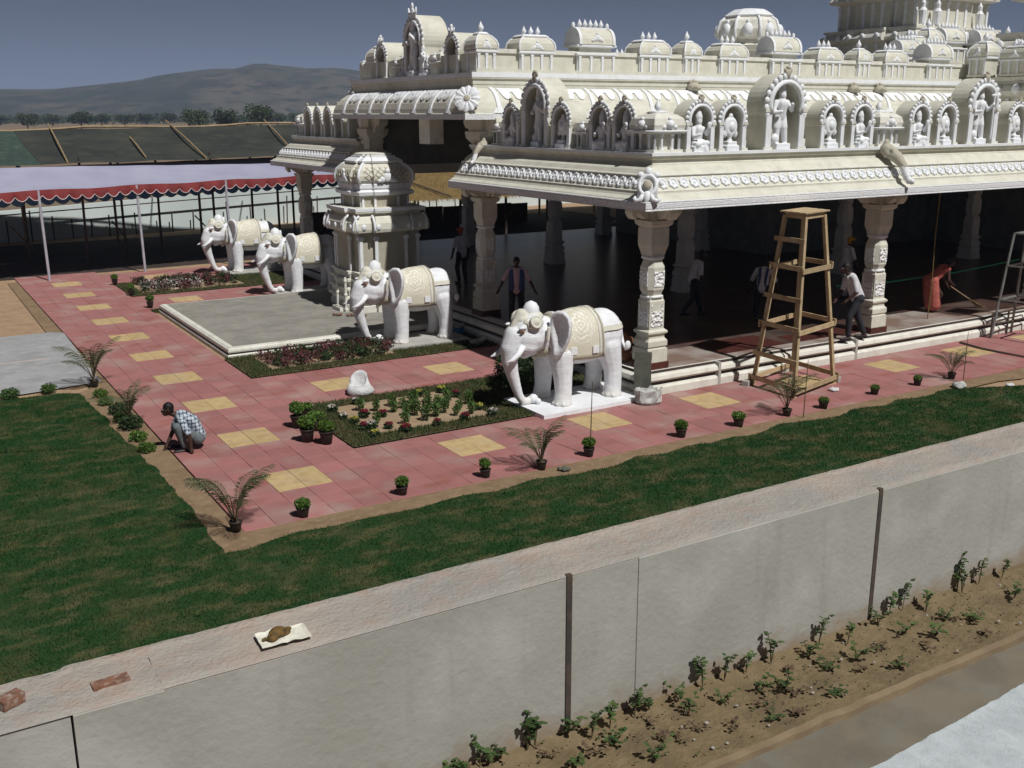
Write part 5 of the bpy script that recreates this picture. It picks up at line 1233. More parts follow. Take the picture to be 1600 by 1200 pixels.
# ------------------------------------------------------------------ people
def ik(a, b, l1, l2, hint):
    a = Vector(a); b = Vector(b); d = b-a; L = min(d.length, (l1+l2)*.995); d.normalize(); b = a+d*L
    q = (l1*l1-l2*l2+L*L)/(2*L); h = math.sqrt(max(l1*l1-q*q, 0)); u = Vector(hint); u -= d*u.dot(d); u.normalize(); return a+d*q+u*h, b
def person(label, px, py, ztop, heading, hip, lean, feet, hands, cl, curve=.0, headfw=.06, kneehint=None, elbow=(-.6,0,-.3), hair=True, woman=False, ground=0., size=1.):
    H = Vector((hip[0], 0, hip[1])); ca, sa = math.cos(R(lean)), math.sin(R(lean)); up = Vector((sa, 0, ca)); up2 = Vector((math.sin(R(lean+curve)), 0, math.cos(R(lean+curve))))
    mid = H+up*.26; neck = mid+up2*.25; hd = neck+up2*.11+Vector((headfw, 0, .05)); fwd = Vector((up2.z, 0, -up2.x))
    hl = R(lean*.4+12) if lean > 30 else R(6); hf = Vector((math.cos(hl), 0, -math.sin(hl))); hu = Vector((math.sin(hl), 0, math.cos(hl)))
    k = .92 if woman else 1.0
    sh = [neck-up2*.045+Vector((0, s*.165*k, 0)) for s in (1,-1)]; hp = [H+Vector((0, s*.09, -.02)) for s in (1,-1)]
    b = MB(); C = b.cap; shirt = MB(); tr = MB()
    C(H, mid, .125*k, .12*k); C(mid, neck-up2*.06, .12*k, .115*k); C(sh[0], sh[1], .06, .06); C(neck-up2*.04, hd-hu*.05, .05, .048)
    b.ell(hd, (.083,.072,.105), 12, 9); b.ell(hd+hf*.05-hu*.06, (.05,.045,.05), 9, 7); b.cap(hd+hf*.083+hu*.012, hd+hf*.105-hu*.022, .011, .017, 7); b.ell(hd+hf*.083-hu*.052, (.016,.03,.012), 7, 5)
    for s in (1,-1): b.ell(hd+Vector((0, s*.074, 0))-hf*.005, (.022,.012,.033), 7, 5)
    shirt.cap(H+up*.0, mid, .148*k, .140*k, 12); shirt.cap(mid, neck-up2*.075, .142*k, .132*k, 12); shirt.cap(sh[0]*.92+sh[1]*.08, sh[0]*.08+sh[1]*.92, .072, .072, 12)
    shoes = MB()
    for i, s in ((0,1),(1,-1)):
        e, w = ik(sh[i], hands[i], .29, .25, (elbow[0], s*.5, elbow[2])); C(sh[i], e, .052, .042); C(e, w, .041, .029)
        shirt.cap(sh[i], sh[i]+(e-sh[i])*.92, .066, .060, 10)
        d = (w-e).normalized(); side = Vector((0,0,1)).cross(d); side = side.normalized() if side.length > .1 else Vector((0,1,0)); nr = side.cross(d)
        C(w, w+d*.065, .030, .036)
        for f in range(4):
            p0 = w+d*.075+side*(f-1.5)*.019; L_ = (.062,.074,.070,.052)[f]; p1 = p0+d*L_*.55-nr*.006; C(p0, p1, .0095, .009, 6); C(p1, p1+d*L_*.45-nr*.016, .009, .0075, 6)
        t0 = w+d*.02+side*(.03*s); C(t0, t0+d*.045+side*(.022*s)-nr*.012, .011, .009, 6)
        kn, an = ik(hp[i], feet[i], .43, .42, kneehint or (1, s*.15, 0)); C(hp[i], kn, .082, .058); C(kn, an, .055, .036)
        tr.cap(hp[i], kn, .100, .072, 10); tr.cap(kn, an+(kn-an)*.12, .075, .062, 10)
        ft = Vector((.16, s*.03, -.045)); C(an, an+Vector((-.03,0,-.05)), .036, .034); C(an+Vector((0,0,-.045)), an+ft, .036, .028)
        shoes.cap(an+Vector((-.035,0,-.052)), an+ft+Vector((.012,0,-.004)), .045, .036, 8)
    tr.cap(hp[0], hp[1], .115, .115, 12)
    body = blob('person', b, SKIN, .0115, 2)
    hd_off = Matrix.Rotation(heading, 4, 'Z') @ Vector((hd.x, hd.y, 0)); hd_off = hd_off*size; P = G(px, py, ztop); root = P-Vector((hd_off.x, hd_off.y, 0)); root.z = ground
    o = put('person', body, None, root, heading, label=label, cat='person', scale=size)
    if not woman:
        put('trousers', blob('trousers', tr, cl.get('trousers', TROUD), .017, 2), o)
        put('shirt', blob('shirt', shirt, cl['shirt'], .017, 2), o)
        put('shoes', blob('shoes', shoes, SHOE, .014, 2), o)
    else:
        sk = MB(); 
        for i in range(2): sk.cap(hp[i], Vector(feet[i])+Vector((0,0,.12)), .15, .16, 12)
        sk.cap(H, Vector((sum(f[0] for f in feet)/2+.02, 0, .18)), .17, .20, 14)
        sk.cap(H, mid, .15, .145, 12); sk.cap(mid, neck-up2*.06, .145, .125, 12); sk.cap(sh[0], sh[0]+(mid-sh[0])*.8, .085, .1); sk.cap(sh[1], sh[1]+(mid-sh[1])*.4, .075, .09)
        put('sari', blob('sari', sk, SARI, .018, 2), o)
    hr = MB()
    hr.ell(hd+hu*.030-hf*.018, (.092,.080,.094), 12, 8); hr.ell(hd-hf*.045-hu*.02, (.055,.07,.075), 10, 7)
    if woman: hr.ell(hd-hf*.105-hu*.03, (.05,.05,.05), 9, 6)
    cutter = blob('hair', hr, HAIR if hair is True else hair, .013, 1)
    ho = put('hair' if hair is True else 'head_cloth', cutter, o)
    if hair is not True:
        cb = MB().tube([hd+hu*.05+Vector((.10*math.cos(a)*hf.x, .092*math.sin(a), .0)) for a in [2*math.pi*i/12 for i in range(13)]], .026, 6); put('head_cloth_roll', cb.mesh('head_cloth_roll', hair, True), o)
    ey = MB()
    for s in (1,-1): ey.ell(hd+hf*.078+Vector((0, s*.030, 0))+hu*.012, (.010,.012,.008), 7, 5)
    [put('eye', q, o) for q in islands(ey.mesh('eye', EYEW, True))]
    return o
LEFT = R(149); RIGHT = R(-31); AWAY = R(58.7); TOCAM = R(238.7)
person('dark haired man in a blue checked shirt and grey trousers squatting at the lawn edge', 261, 631, .84, LEFT+R(20), (-.19,.24), 20, ((.02,.13,.085),(.05,-.13,.085)), ((-.06,.30,.12),(.30,-.10,.12)), {'shirt':CHECK,'trousers':TROUG}, curve=34, kneehint=(1,.35,1.0), elbow=(-.3,0,.1))
F0 = .49
person('man in white shirt and orange head cloth standing beside the shaded left column', 719, 356, F0+1.68, AWAY+R(30), (0,.92), 4, ((.02,.10,.085),(-.04,-.10,.085)), ((.10,.30,.82),(.12,-.27,.85)), {'shirt':SHIRTW}, hair=TURBO, ground=F0)
p2 = person('man in pale pink shirt and open blue waistcoat, arms held out, above the nearest elephant', 807, 403, F0+1.68, TOCAM, (0,.92), 3, ((.02,.12,.085),(-.02,-.12,.085)), ((.12,.46,.86),(.12,-.46,.86)), {'shirt':SHIRTP}, ground=F0)
vb = MB()
for s in (1,-1): vb.cap((.045,s*.095,.96),(.05,s*.105,1.34),.105,.09); vb.cap((-.03,s*.05,.98),(-.02,s*.06,1.36),.125,.12)
put('waistcoat', blob('waistcoat', vb, BLUEV, .018, 2), p2)
person('man in a white shirt striding in the dark hall right of the corner column', 1098, 396, F0+1.58, RIGHT+R(15), (-.05,.90), 16, ((.24,.1,.085),(-.36,-.1,.12)), ((.34,.26,.80),(.10,-.30,.85)), {'shirt':SHIRTW}, ground=F0)
p4 = person('man in a white shirt with dark straps bending forward behind the wooden scaffold', 1196, 411, F0+1.42, AWAY-R(20), (-.10,.88), 34, ((.05,.14,.085),(.0,-.14,.085)), ((.30,.42,.62),(.26,-.44,.58)), {'shirt':SHIRTW}, ground=F0)
sb = MB()
for s in (1,-1): sb.tube([(-.20,s*.06,.90),(-.08,s*.075,1.14),(.08,s*.09,1.32)], .035, 6)
put('strap', sb.mesh('strap', BLUEV), p4)
person('man in white shirt and dark trousers stepping onto the temple steps right of the scaffold', 1322, 414, F0+1.70, LEFT+R(8), (-.10,.90), 24, ((.10,.12,.085),(-.40,-.10,.0)), ((.22,.20,.88),(.30,-.12,.86)), {'shirt':SHIRTW}, ground=F0-.0, size=1.07)
person('man in a white shirt and yellow head cloth standing deep in the dark hall', 1330, 371, F0+1.68, RIGHT+R(20), (0,.92), 6, ((.02,.10,.085),(-.06,-.10,.085)), ((.30,.24,.98),(.22,-.27,.90)), {'shirt':SHIRTW,'trousers':SHIRTW}, hair=TURBY, ground=F0)
pw = person('woman in a salmon sari bending over to sweep the hall floor', 1487, 408, F0+1.30, RIGHT+R(12), (-.10,.84), 52, ((.03,.11,.085),(-.03,-.11,.085)), ((.52,.16,.62),(.46,-.12,.72)), {'shirt':SARI}, woman=True, ground=F0)
br = thing('broom', 'long straw broom held by the woman in the salmon sari', 'broom', (0,0,0))
Mw = Matrix.Translation(pw.location) @ Matrix.Rotation(pw.rotation_euler.z, 4, 'Z')
P = [Mw @ Vector(p) for p in ((.44,-.10,.78),(.60,.14,.62),(1.25,.2,.24))]
br.location = Vector((P[2].x, P[2].y, F0)); WORLDLOC[br.name] = br.location.copy()
MB().tube(P, .014, 6).build('handle', BAMBOO, br, world=True)
b = MB()
for i in range(40):
    a = random.uniform(-.2,.2); d = (P[2]-P[1]).normalized(); q = P[2]+Vector((d.x+a*.6, d.y+random.uniform(-.3,.3), 0))*.42; b.tube([P[2]-d*.05, Vector((q.x,q.y,F0+.02))], [.008,.004], 4)
b.build('bristles', THATCH, br, world=True)
# ------------------------------------------------------------------ wooden scaffold and the steel ones
FL = [G(1176,603), G(1240,624), G(1302,600)]; FL.append(FL[0]+FL[2]-FL[1]); cen = sum(FL, Vector())/4
sc = thing('wooden_scaffold', 'tall tapering raw timber work scaffold with a plank top standing before the temple', 'scaffold', cen)
top = [cen+(p-cen)*.46+Vector((0,0,3.52)) for p in FL]
def leg(i, z): return FL[i]+(top[i]-FL[i])*(z/3.52)
for i in range(4): MB().bar(FL[i]+Vector((0,0,.02)), top[i], .064, .075).build('leg', WOOD, sc, world=True)
def rail(i, j, z, ex=.10):
    a, c = leg(i, z), leg(j, z); d = (c-a).normalized(); n = Vector((0,0,1)).cross(d)*.07; n = n if n.dot((a+c)/2-Vector((cen.x,cen.y,z))) > 0 else -n
    MB().bar(a-d*ex+n, c+d*ex+n, .03, .095).build('rail', WOOD, sc, world=True)
for z in (.16, 1.30, 2.48):
    for i, j in ((0,1),(1,2),(2,3),(3,0)): rail(i, j, z+(.0 if i%2 else .05))
for z in (.72, 1.92, 3.06): rail(0, 1, z)
for k in range(4):
    a = top[0]+(top[1]-top[0])*0; u = (top[2]-top[1]); v = (top[0]-top[1])
    p = top[1]+v*((k+.5)/4*1.24-.12); q0 = p-u*.14; q1 = p+u*1.14
    MB().bar(q0+Vector((0,0,.075)), q1+Vector((0,0,.075)), v.length*1.24/4-.006, .028).build('plank', WOOD, sc, world=True)
for i, j in ((0,1),(1,2),(2,3),(3,0)): MB().bar(top[i], top[j], .03, .09).build('top_rail', WOOD, sc, world=True)
for i in (0, 2):
    o = MB().box((0,0,.05),(.18,.14,.10)).build('concrete_block', GREYPED, loc=FL[i]+Vector((-.14 if i == 0 else .13,.04,.03)), rz=.4); tag(o, 'grey concrete block under the %s foot of the wooden scaffold' % ('left' if i == 0 else 'right'), 'block')
ss = thing('steel_trestle', 'grey steel work trestle cut off by the right edge of the picture', 'trestle', (23.9,14.9,0))
B4 = [Vector(p) for p in ((23.25,15.2,0),(24.3,15.35,0),(24.5,14.5,0),(23.45,14.3,0))]; c4 = sum(B4, Vector())/4
T4 = [c4+(p-c4)*.62+Vector((0,0,2.62)) for p in B4]
for i in range(4): MB().tube([B4[i],T4[i]], .032, 7).build('leg', STEEL, ss, world=True)
for q in (.38,.70):
    for i in range(4): a = B4[i].lerp(T4[i], q); c = B4[(i+1)%4].lerp(T4[(i+1)%4], q); MB().bar(a, c, .05, .035).build('rail', STEEL, ss, world=True)
MB().bar((T4[0]+T4[3])/2, (T4[1]+T4[2])/2, .62, .04).build('top_board', STEEL, ss, world=True)
df = thing('low_steel_frame', 'low dark steel frame with two rails in front of the steps at the right edge', 'frame', G(1560,527))
pp_ = [G(1547,530), G(1572,524), G(1604,517)]
for p in pp_: MB().tube([p, p+Vector((0,0,.66))], .026, 6).build('post', DARKST, df, world=True)
for z in (.36,.64): MB().tube([p+Vector((0,0,z)) for p in pp_], .022, 6).build('rail', DARKST, df, world=True)
# ------------------------------------------------------------------ ropes, stakes
o = MB().tube([(19.9,17.3,1.34),(22,17.35,1.26),(24.5,17.2,1.33),(27.5,17.4,1.42)], .018, 5).build('green_rope', ROPEG); tag(o, 'thin green rope stretched across the dark hall behind the sari woman', 'rope')
p0 = G(1449,498,.5); o = MB().tube([(p0.x+.0,p0.y,.5),(p0.x+.03,p0.y,1.4),(p0.x-.02,p0.y,2.6),(p0.x,p0.y,3.73)], .013, 5).build('yellow_rope', ROPEY); tag(o, 'yellow rope hanging straight down from the cornice at the hall edge', 'rope')
def stake(px, py, h, lean, label):
    p = G(px, py); o = MB().tube([p, p+Vector((lean*.5,0,h*.5)), p+Vector((lean,0,h))], [.011,.009,.006], 5).build('stake', STEM); tag(o, label, 'stake')
stake(922,714,1.28,.02,'thin dark rod rising from the potted bush in front of the nearest elephant')
stake(1255,654,1.12,.02,'thin stake beside the potted palm before the wooden scaffold')
stake(1505,595,1.05,-.01,'thin stake with withered leaves beside the rightmost potted palm')
# ------------------------------------------------------------------ sacks, bucket, tray, slab, bundle, rag
def lump(name, parts, m, loc, rz, label, cat, vox=.02, sm=2, rough=.0):
    b = MB()
    for p in parts: b.cap(*p) if len(p) == 4 else b.ell(*p)
    me = blob(name, b, m, vox, sm)
    if rough:
        for v in me.vertices: v.co += v.normal*rough*mnoise.noise(v.co*11)
    return put(name, me, None, loc, rz, label=label, cat=cat)
b = MB(); L = []
for k, (w, d, z, y) in enumerate(((.22,.20,0,0),(.28,.23,.05,0),(.26,.20,.13,.0),(.21,.15,.20,.03),(.19,.12,.27,.05),(.165,.10,.32,.06),(.14,.08,.315,.06),(.13,.08,.24,.05),(.11,.08,.15,.03),(.03,.03,.12,.02))):
    L.append([(w*math.cos(a)*(1+.12*math.sin(3*a+k)), y+d*math.sin(a)*(1+.10*math.cos(2*a+k)), z+(.15*math.sin(a) if k in (4,5,6,7) else 0)) for a in [2*math.pi*i/20 for i in range(20)]])
sk_ = b.rings(L).mesh('sack', SACK, True); put('sack', sk_, None, G(562,616,.03), R(-31), scale=1.0, label='open white sack standing on the pink walk beside the flower bed', cat='sack')
b = MB(); L = []; rs = random.Random(5)
for k, (w, d, z) in enumerate(((.22,.17,0),(.27,.20,.05),(.25,.17,.14),(.26,.15,.24),(.27,.13,.31),(.20,.09,.30),(.14,.06,.16))):
    L.append([(w*math.cos(a)*(1+.22*rs.uniform(-1,1)*(k > 1)), d*math.sin(a)*(1+.25*rs.uniform(-1,1)*(k > 1)), z+rs.uniform(-.05,.05)*(k > 2)) for a in [2*math.pi*i/16 for i in range(16)]])
put('tarp_bag', b.rings(L).mesh('tarp_bag', TARP), None, G(1013,630,.03), R(-20), label='crumpled grey white cement bag at the foot of the corner column', cat='bag')
b = MB().lathe([(.11,0),(.135,.27),(.145,.28),(.125,.285),(.10,.02)], n=18); bk = put('bucket', b.mesh('bucket', BUCKW, True), None, (12.24,22.72,.0), 0, label='white paint bucket with a blue label behind the second elephant', cat='bucket')
put('label_print', MB().lathe([(.119,.05),(.1345,.21),(.1375,.21),(.122,.05)], n=18, cap=False).mesh('label_print', BUCKB), bk)
put('bucket_handle', MB().tube([(.145*math.cos(a), -.02-.12*math.sin(a), .27-.05*math.sin(a)) for a in [math.pi*i/8 for i in range(9)]], .005, 4).mesh('bucket_handle', STEEL), bk)
b = MB(); L = []
for k, (w, d, z) in enumerate(((.22,.13,.0),(.30,.17,.07),(.34,.19,.13),(.29,.15,.13),(.22,.10,.04))): L.append([(w*math.cos(a), d*math.sin(a), z+.05*(math.cos(a)**2)*(k > 0)) for a in [2*math.pi*i/18 for i in range(18)]])
put('basin', b.rings(L).mesh('basin', TARP, True), None, (12.0,21.35,.036), R(20), label='white curled mortar basin on the ground left of the temple plinth', cat='basin', scale=.8)
b = MB(); L = []
for i in range(9):
    z = i*.115; e = mnoise.noise(Vector((z*4,1,1)))*.03; L.append([(-.17+e,-.05,z),(.16+e*.6,-.05,z),(.16+e*.6,.05,z),(-.17+e,.05,z)])
o = put('stone_slab', b.rings(L).mesh('stone_slab', SLABM), None, (12.36,15.36,.03), R(-35), label='dark weathered slab leaning upright against the corner of the temple plinth', cat='slab'); o.rotation_euler.x = R(-7)
lump('cloth_bundle', [((0,0,.10),(.22,.20,.14)),((.02,.04,.30),(.20,.17,.16)),((-.05,.0,.48),(.17,.13,.12)),((-.05,0,.52),(-.20,.10,.72),.09,.05),((.15,0,.40),(.18,.12,.10))], BUNDLE, (12.82,16.62,.49), .4, 'orange brown cloth bundle on the plinth behind the nearest elephant', 'bundle', .03, 2, .04)
def rag(px, py, m, label, cat, s):
    rs = random.Random(px); b = MB()
    for i in range(5): b.ell((rs.uniform(-.1,.1)*s, rs.uniform(-.08,.08)*s, .03*s),(.09*s,.07*s,.045*s),8,5)
    me = b.mesh('rag', m, True)
    for v in me.vertices: v.co *= 1+.3*mnoise.noise(v.co*25)
    put({'stone':'stone','bag':'plastic_bag','rag':'rag'}[cat], me, None, G(px,py,.03), 0, label=label, cat=cat)
rag(1300,610,SACK,'small white crumpled plastic bag at the right foot of the wooden scaffold','bag',.9)
rag(1581,603,SACK,'small white stone on the sandy strip at the far right','stone',.7)
rag(1498,604,TARP,'grey crumpled plastic bag on the lawn corner below the rightmost palm','bag',1.3)
rag(880,735,SLABM,'scrap of black plastic on the sandy strip beside the lawn','rag',.6)
hp_ = [G(x,y,.045) for x,y in ((1500,535),(1535,545),(1570,552),(1612,560))]
o = MB().tube(hp_, .03, 6).build('hose', DARKST); tag(o, 'dark hose lying on the pavers at the right edge', 'hose')
# ------------------------------------------------------------------ potted plants
POTM = MB().lathe([(.085,0),(.115,.17),(.125,.215),(.135,.215),(.135,.235),(.118,.235),(.11,.20),(.02,.195)], n=16).mesh('pot', POT, True)
SOILM = MB().lathe([(.11,.196),(.05,.205),(.01,.21)], n=12).mesh('pot_soil', BARK)
def bushmesh(seed, r, h, n, size, m, z0=.2):
    V, F = leafcloud(n, size, [((0,0,z0+h*.55),(r,r,h*.5),.6),((r*.25,0,z0+h*.62),(r*.75,r*.7,h*.4),.2),((-r*.3,r*.2,z0+h*.5),(r*.7,r*.7,h*.42),.2)], seed); return MB().add(V, F).mesh('foliage', m)
def stems(seed, r, h, n, z0=.2):
    rs = random.Random(seed); b = MB()
    for i in range(n): a = rs.random()*6.28; b.tube([(0,0,z0-.02),(math.cos(a)*r*.3,math.sin(a)*r*.3,z0+h*.4),(math.cos(a)*r*.7,math.sin(a)*r*.7,z0+h*.75)], [.008,.006,.003], 4)
    return b.mesh('stems', STEM)
BUSH = [bushmesh(31+i, .155, .20, 1100, .042, LEAFL) for i in range(4)]; BST = stems(3, .15, .2, 7)
def potted(px, py, label, i, s=1., z=.0, group='potted bushes along the kerb of the walk'):
    o = thing('potted_bush', label, 'potted plant', G(px,py,z), i*1.9, group, s)
    put('pot', POTM, o); put('pot_soil', SOILM, o); put('stems', BST, o); f = put('foliage', BUSH[i%4], o); f.scale = (1+.14*math.sin(i*3), 1+.14*math.cos(i*5), 1+.22*math.sin(i*7)); f.rotation_euler.z = i*2.2; o.rotation_euler.x = R(3)*math.sin(i*4)
for i, (x, y, l) in enumerate(((474,810,'clipped bush in a black pot next to the corner palm, nearest the camera'),(629,775,'clipped bush in a black pot second from the corner palm'),(759,748,'clipped bush in a black pot left of the middle potted palm'),(920,715,'clipped bush in a black pot with a thin rod rising behind it'),(1064,685,'clipped bush in a black pot in front of the crumpled cement bag'),(1154,668,'clipped bush in a black pot halfway between the cement bag and the scaffold'),(1286,640,'clipped bush in a black pot right of the palm before the scaffold'),(1366,618,'clipped bush in a black pot below the man stepping over the steps'),(1433,604,'clipped bush in a black pot left of the rightmost palm'))):
    potted(x, y, l, i, .74*(1+.09*math.sin(i*5.3)))
for i, (x, y, l) in enumerate(((466,668,'leftmost bush of the pot cluster at the flower bed corner'),(481,690,'front left bush of the pot cluster at the flower bed corner'),(511,693,'front right bush of the pot cluster at the flower bed corner'),(495,672,'middle bush of the pot cluster at the flower bed corner'),(478,655,'rearmost bush of the pot cluster at the flower bed corner'))):
    potted(x, y, l, i+2, .98, .03, 'cluster of potted bushes at the flower bed corner')
for i, (x, y, l) in enumerate(((180,445,'far potted bush at the left end of the far flower bed'),(206,462,'far potted bush in front of the far flower bed'),(235,481,'far potted bush beside the far corner of the platform'))):
    potted(x, y, l, i+1, .78, .03, 'far potted bushes along the long walk')
def palmmesh(seed, h, nf):
    rs = random.Random(seed); fr = MB(); st = MB()
    for i in range(nf):
        a = i*2.4+rs.uniform(-.3,.3); L = h*rs.uniform(.7,1.1); e = R(rs.uniform(58,88)); pts = []; p = Vector((0,0,.12)); el = e; 
        n = 16
        for k in range(n+1):
            pts.append(p.copy()); p += Vector((math.cos(a)*math.cos(el), math.sin(a)*math.cos(el), math.sin(el)))*(L*1.25/n); el -= R(rs.uniform(4,8))*(.25 if k < 7 else 1.35)
        st.tube(pts, [.009*(1-.8*k/n)+.001 for k in range(n+1)], 4)
        for k in range(6, n+1):
            t = (pts[k]-pts[k-1]).normalized(); sd = t.cross(Vector((0,0,1))); sd = sd.normalized() if sd.length > .05 else Vector((1,0,0)); w = .008; q = math.sin(math.pi*(k-4)/(n-2.5))
            for s in (1,-1):
                for jj in (0,.5):
                    o_ = pts[k-1].lerp(pts[k], jj); tip = o_+(sd*s*.75+t*.65-Vector((0,0,.28+rs.random()*.25)))*(.19*max(q,.25)); m_ = o_.lerp(tip,.45)+Vector((0,0,.012)); u = t*w
                    fr.add([o_, m_+u, tip, m_-u], [(0,1,2,3)])
    return fr.mesh('fronds', PALM), st.mesh('frond_stalks', STEM)
PM = [palmmesh(50+i, .74, 10) for i in range(3)]
def palm(px, py, label, i, s=1., z=0., pot=True):
    o = thing('potted_palm', label, 'potted palm', G(px,py,z), i*2.3, 'small palms along the walk', s)
    if pot: put('pot', POTM, o, scale=.70/s); put('pot_soil', SOILM, o, scale=.70/s)
    put('fronds', PM[i%3][0], o); put('frond_stalks', PM[i%3][1], o)
palm(369,832,'large feathery palm in a black pot at the front corner of the pink walk',0,1.12)
palm(846,735,'feathery palm in a black pot in front of the white elephant pedestal',1,.98)
palm(1229,652,'feathery palm in a black pot before the wooden scaffold',2,1.0)
palm(1486,594,'slim palm in a black pot near the right edge of the lawn',0,.85)
palm(148,606,'tall feathery palm at the corner of the grey concrete path',1,1.2,pot=True)
palm(203,665,'drooping palm in the ragged border above the squatting man',2,.9,pot=False)
# ------------------------------------------------------------------ border shrubs, dark bush, flower beds
SHR = [bushmesh(70+i, .22, .26, 700, .055, (LEAFL, LEAF, LEAFD)[i], 0) for i in range(3)]; SST = stems(8, .2, .3, 8, 0)
for i, (x, y, k, s, l) in enumerate(((17,624,1,.85,'round shrub at the left picture edge by the grey concrete path'),(77,614,1,.75,'round shrub on the near edge of the grey concrete path'),(158,622,0,.7,'bright shrub at the foot of the tall palm by the path corner'),(166,634,1,.7,'shrub second from the path corner in the ragged border'),(186,648,2,.9,'dark shrub beside the drooping palm in the ragged border'),(205,672,2,1.0,'broad dark shrub left of the squatting man'),(192,660,1,.8,'shrub on the lawn side of the drooping palm'),(217,690,0,.75,'bright shrub just below the dark ones left of the squatting man'),(230,708,0,.72,'bright shrub at the feet of the squatting man'))):
    o = thing('border_shrub', l, 'shrub', G(x,y), i*1.3, 'shrubs in the ragged lawn border', s); put('foliage', SHR[k], o); put('stems', SST, o)
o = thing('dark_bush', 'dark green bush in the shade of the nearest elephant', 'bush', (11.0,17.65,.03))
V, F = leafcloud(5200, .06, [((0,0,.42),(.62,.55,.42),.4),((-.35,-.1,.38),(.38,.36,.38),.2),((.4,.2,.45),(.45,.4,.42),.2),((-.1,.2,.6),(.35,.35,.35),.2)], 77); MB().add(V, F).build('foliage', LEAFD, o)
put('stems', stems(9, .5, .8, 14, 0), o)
def plant(kind, seed):
    rs = random.Random(seed); tall = kind == 'green'; h = .34 if tall else .17; r = .11 if tall else .125
    V, F = leafcloud(170 if tall else 190, .058, [((0,0,h*.55),(r,r,h*.45),1)], seed); f = MB().add(V, F).mesh('foliage', LEAF if tall else LEAFD); out = [('foliage', f), ('stems', stems(seed, r, h, 5, 0))]
    if kind != 'green':
        V, F = leafcloud(110, .042, [((0,-.01,h*.88),(r*.78,r*.78,h*.2),1)], seed+1); out.append(('blooms', MB().add(V, F).mesh('blooms', {'red':FRED,'yellow':FYEL,'white':FWHI}[kind])))
    return out
PLM = {k: [plant(k, 200+j*7+len(k)) for j in range(2)] for k in ('green','red','yellow','white')}
LAB = {'green':'leafy dark green plant without blooms in the sandy flower bed','red':'low plant with dark red blooms in the sandy flower bed','yellow':'low plant with yellow blooms in the sandy flower bed','white':'low plant with pale white blooms in the sandy flower bed'}
A_ = [(60,755,'r'),(170,815,'y'),(140,745,'w'),(320,735,'r'),(470,765,'y'),(500,768,'r'),(60,620,'r'),(190,552,'g'),(190,680,'g'),(255,612,'r'),(350,500,'g'),(375,565,'g'),(490,690,'g'),(500,600,'g'),(460,520,'g'),(600,600,'g'),(560,560,'g'),(640,400,'y'),(545,470,'g'),(590,470,'g'),(720,560,'g'),(720,470,'g'),(710,650,'g'),(815,610,'g'),(830,525,'g'),(820,705,'r'),(870,360,'y'),(900,572,'g'),(930,500,'g'),(920,450,'g'),(1010,405,'r'),(1020,600,'g'),(1050,540,'g'),(1150,480,'g'),(1110,650,'r'),(1180,582,'g'),(1260,537,'y'),(1400,600,'w')]
B_ = [(480,338,'w'),(545,382,'w'),(615,412,'y'),(630,288,'w'),(650,330,'g'),(680,365,'r')]
KK = {'r':'red','y':'yellow','w':'white','g':'green'}
FB = []
for i, (x, y, k) in enumerate([(560+a/6.667, 560+b_/6.667, k) for a, b_, k in A_]+[(400+a/4, 560+b_/4, k) for a, b_, k in B_]):
    kk = KK[k]; o = thing('flower_bed_plant', LAB[kk], 'plant', G(x,y,.036), i*2.1, {'green':'leafy plants of the sandy flower bed','red':'red flowers of the sandy flower bed','yellow':'yellow flowers of the sandy flower bed','white':'white flowers of the sandy flower bed'}[kk], random.Random(i).uniform(.68,.98))
    for nm, me in PLM[kk][i%2]: put(nm, me, o)
    FB.append((kk, y, x, o))
ROWN = ['front row','middle rows','back row']
for kk in LAB:
    L_ = [q for q in FB if q[0] == kk]
    for r in range(3):
        row = sorted([q for q in L_ if (0 if q[1] > 655 else 1 if q[1] > 636 else 2) == r], key=lambda q: q[2])
        for n_, q in enumerate(row): q[3]['label'] = {'green':'leafy plant without blooms','red':'red flowering plant','yellow':'yellow flowering plant','white':'white flowering plant'}[kk]+', '+ORD[n_]+' from left in the '+ROWN[r]+' of the sandy flower bed'
def cover(name, rect, n, m, size, h, seed):
    rs = np.random.RandomState(seed); pts = []
    nb = 60; cs = np.stack([rs.uniform(rect[0],rect[1],nb), rs.uniform(rect[2],rect[3],nb)],1)
    sh = [((c[0],c[1],.036+h*.5),(.15,.15,h*.55),1/nb) for c in cs]; V, F = leafcloud(n, size, sh, seed); put(name, MB().add(V, F).mesh(name, m), kind='stuff')
cover('purple_ground_cover', (7.0,9.95,21.5,22.75), 4200, FPUR, .055, .26, 5); cover('green_ground_cover', (7.0,9.95,21.5,22.75), 4200, LEAFD, .06, .24, 6)
cover('far_red_ground_cover', (6.8,9.8,33.4,35.2), 2600, FPUR, .07, .30, 7); cover('far_green_ground_cover', (6.8,9.8,33.4,35.2), 3600, LEAFD, .07, .30, 8); cover('far_pale_ground_cover', (6.8,8.6,33.4,34.4), 700, FWHI, .06, .34, 9)
cover('platform_edge_plants', (6.6,10.2,29.98,30.2), 1200, LEAF, .05, .16, 10)
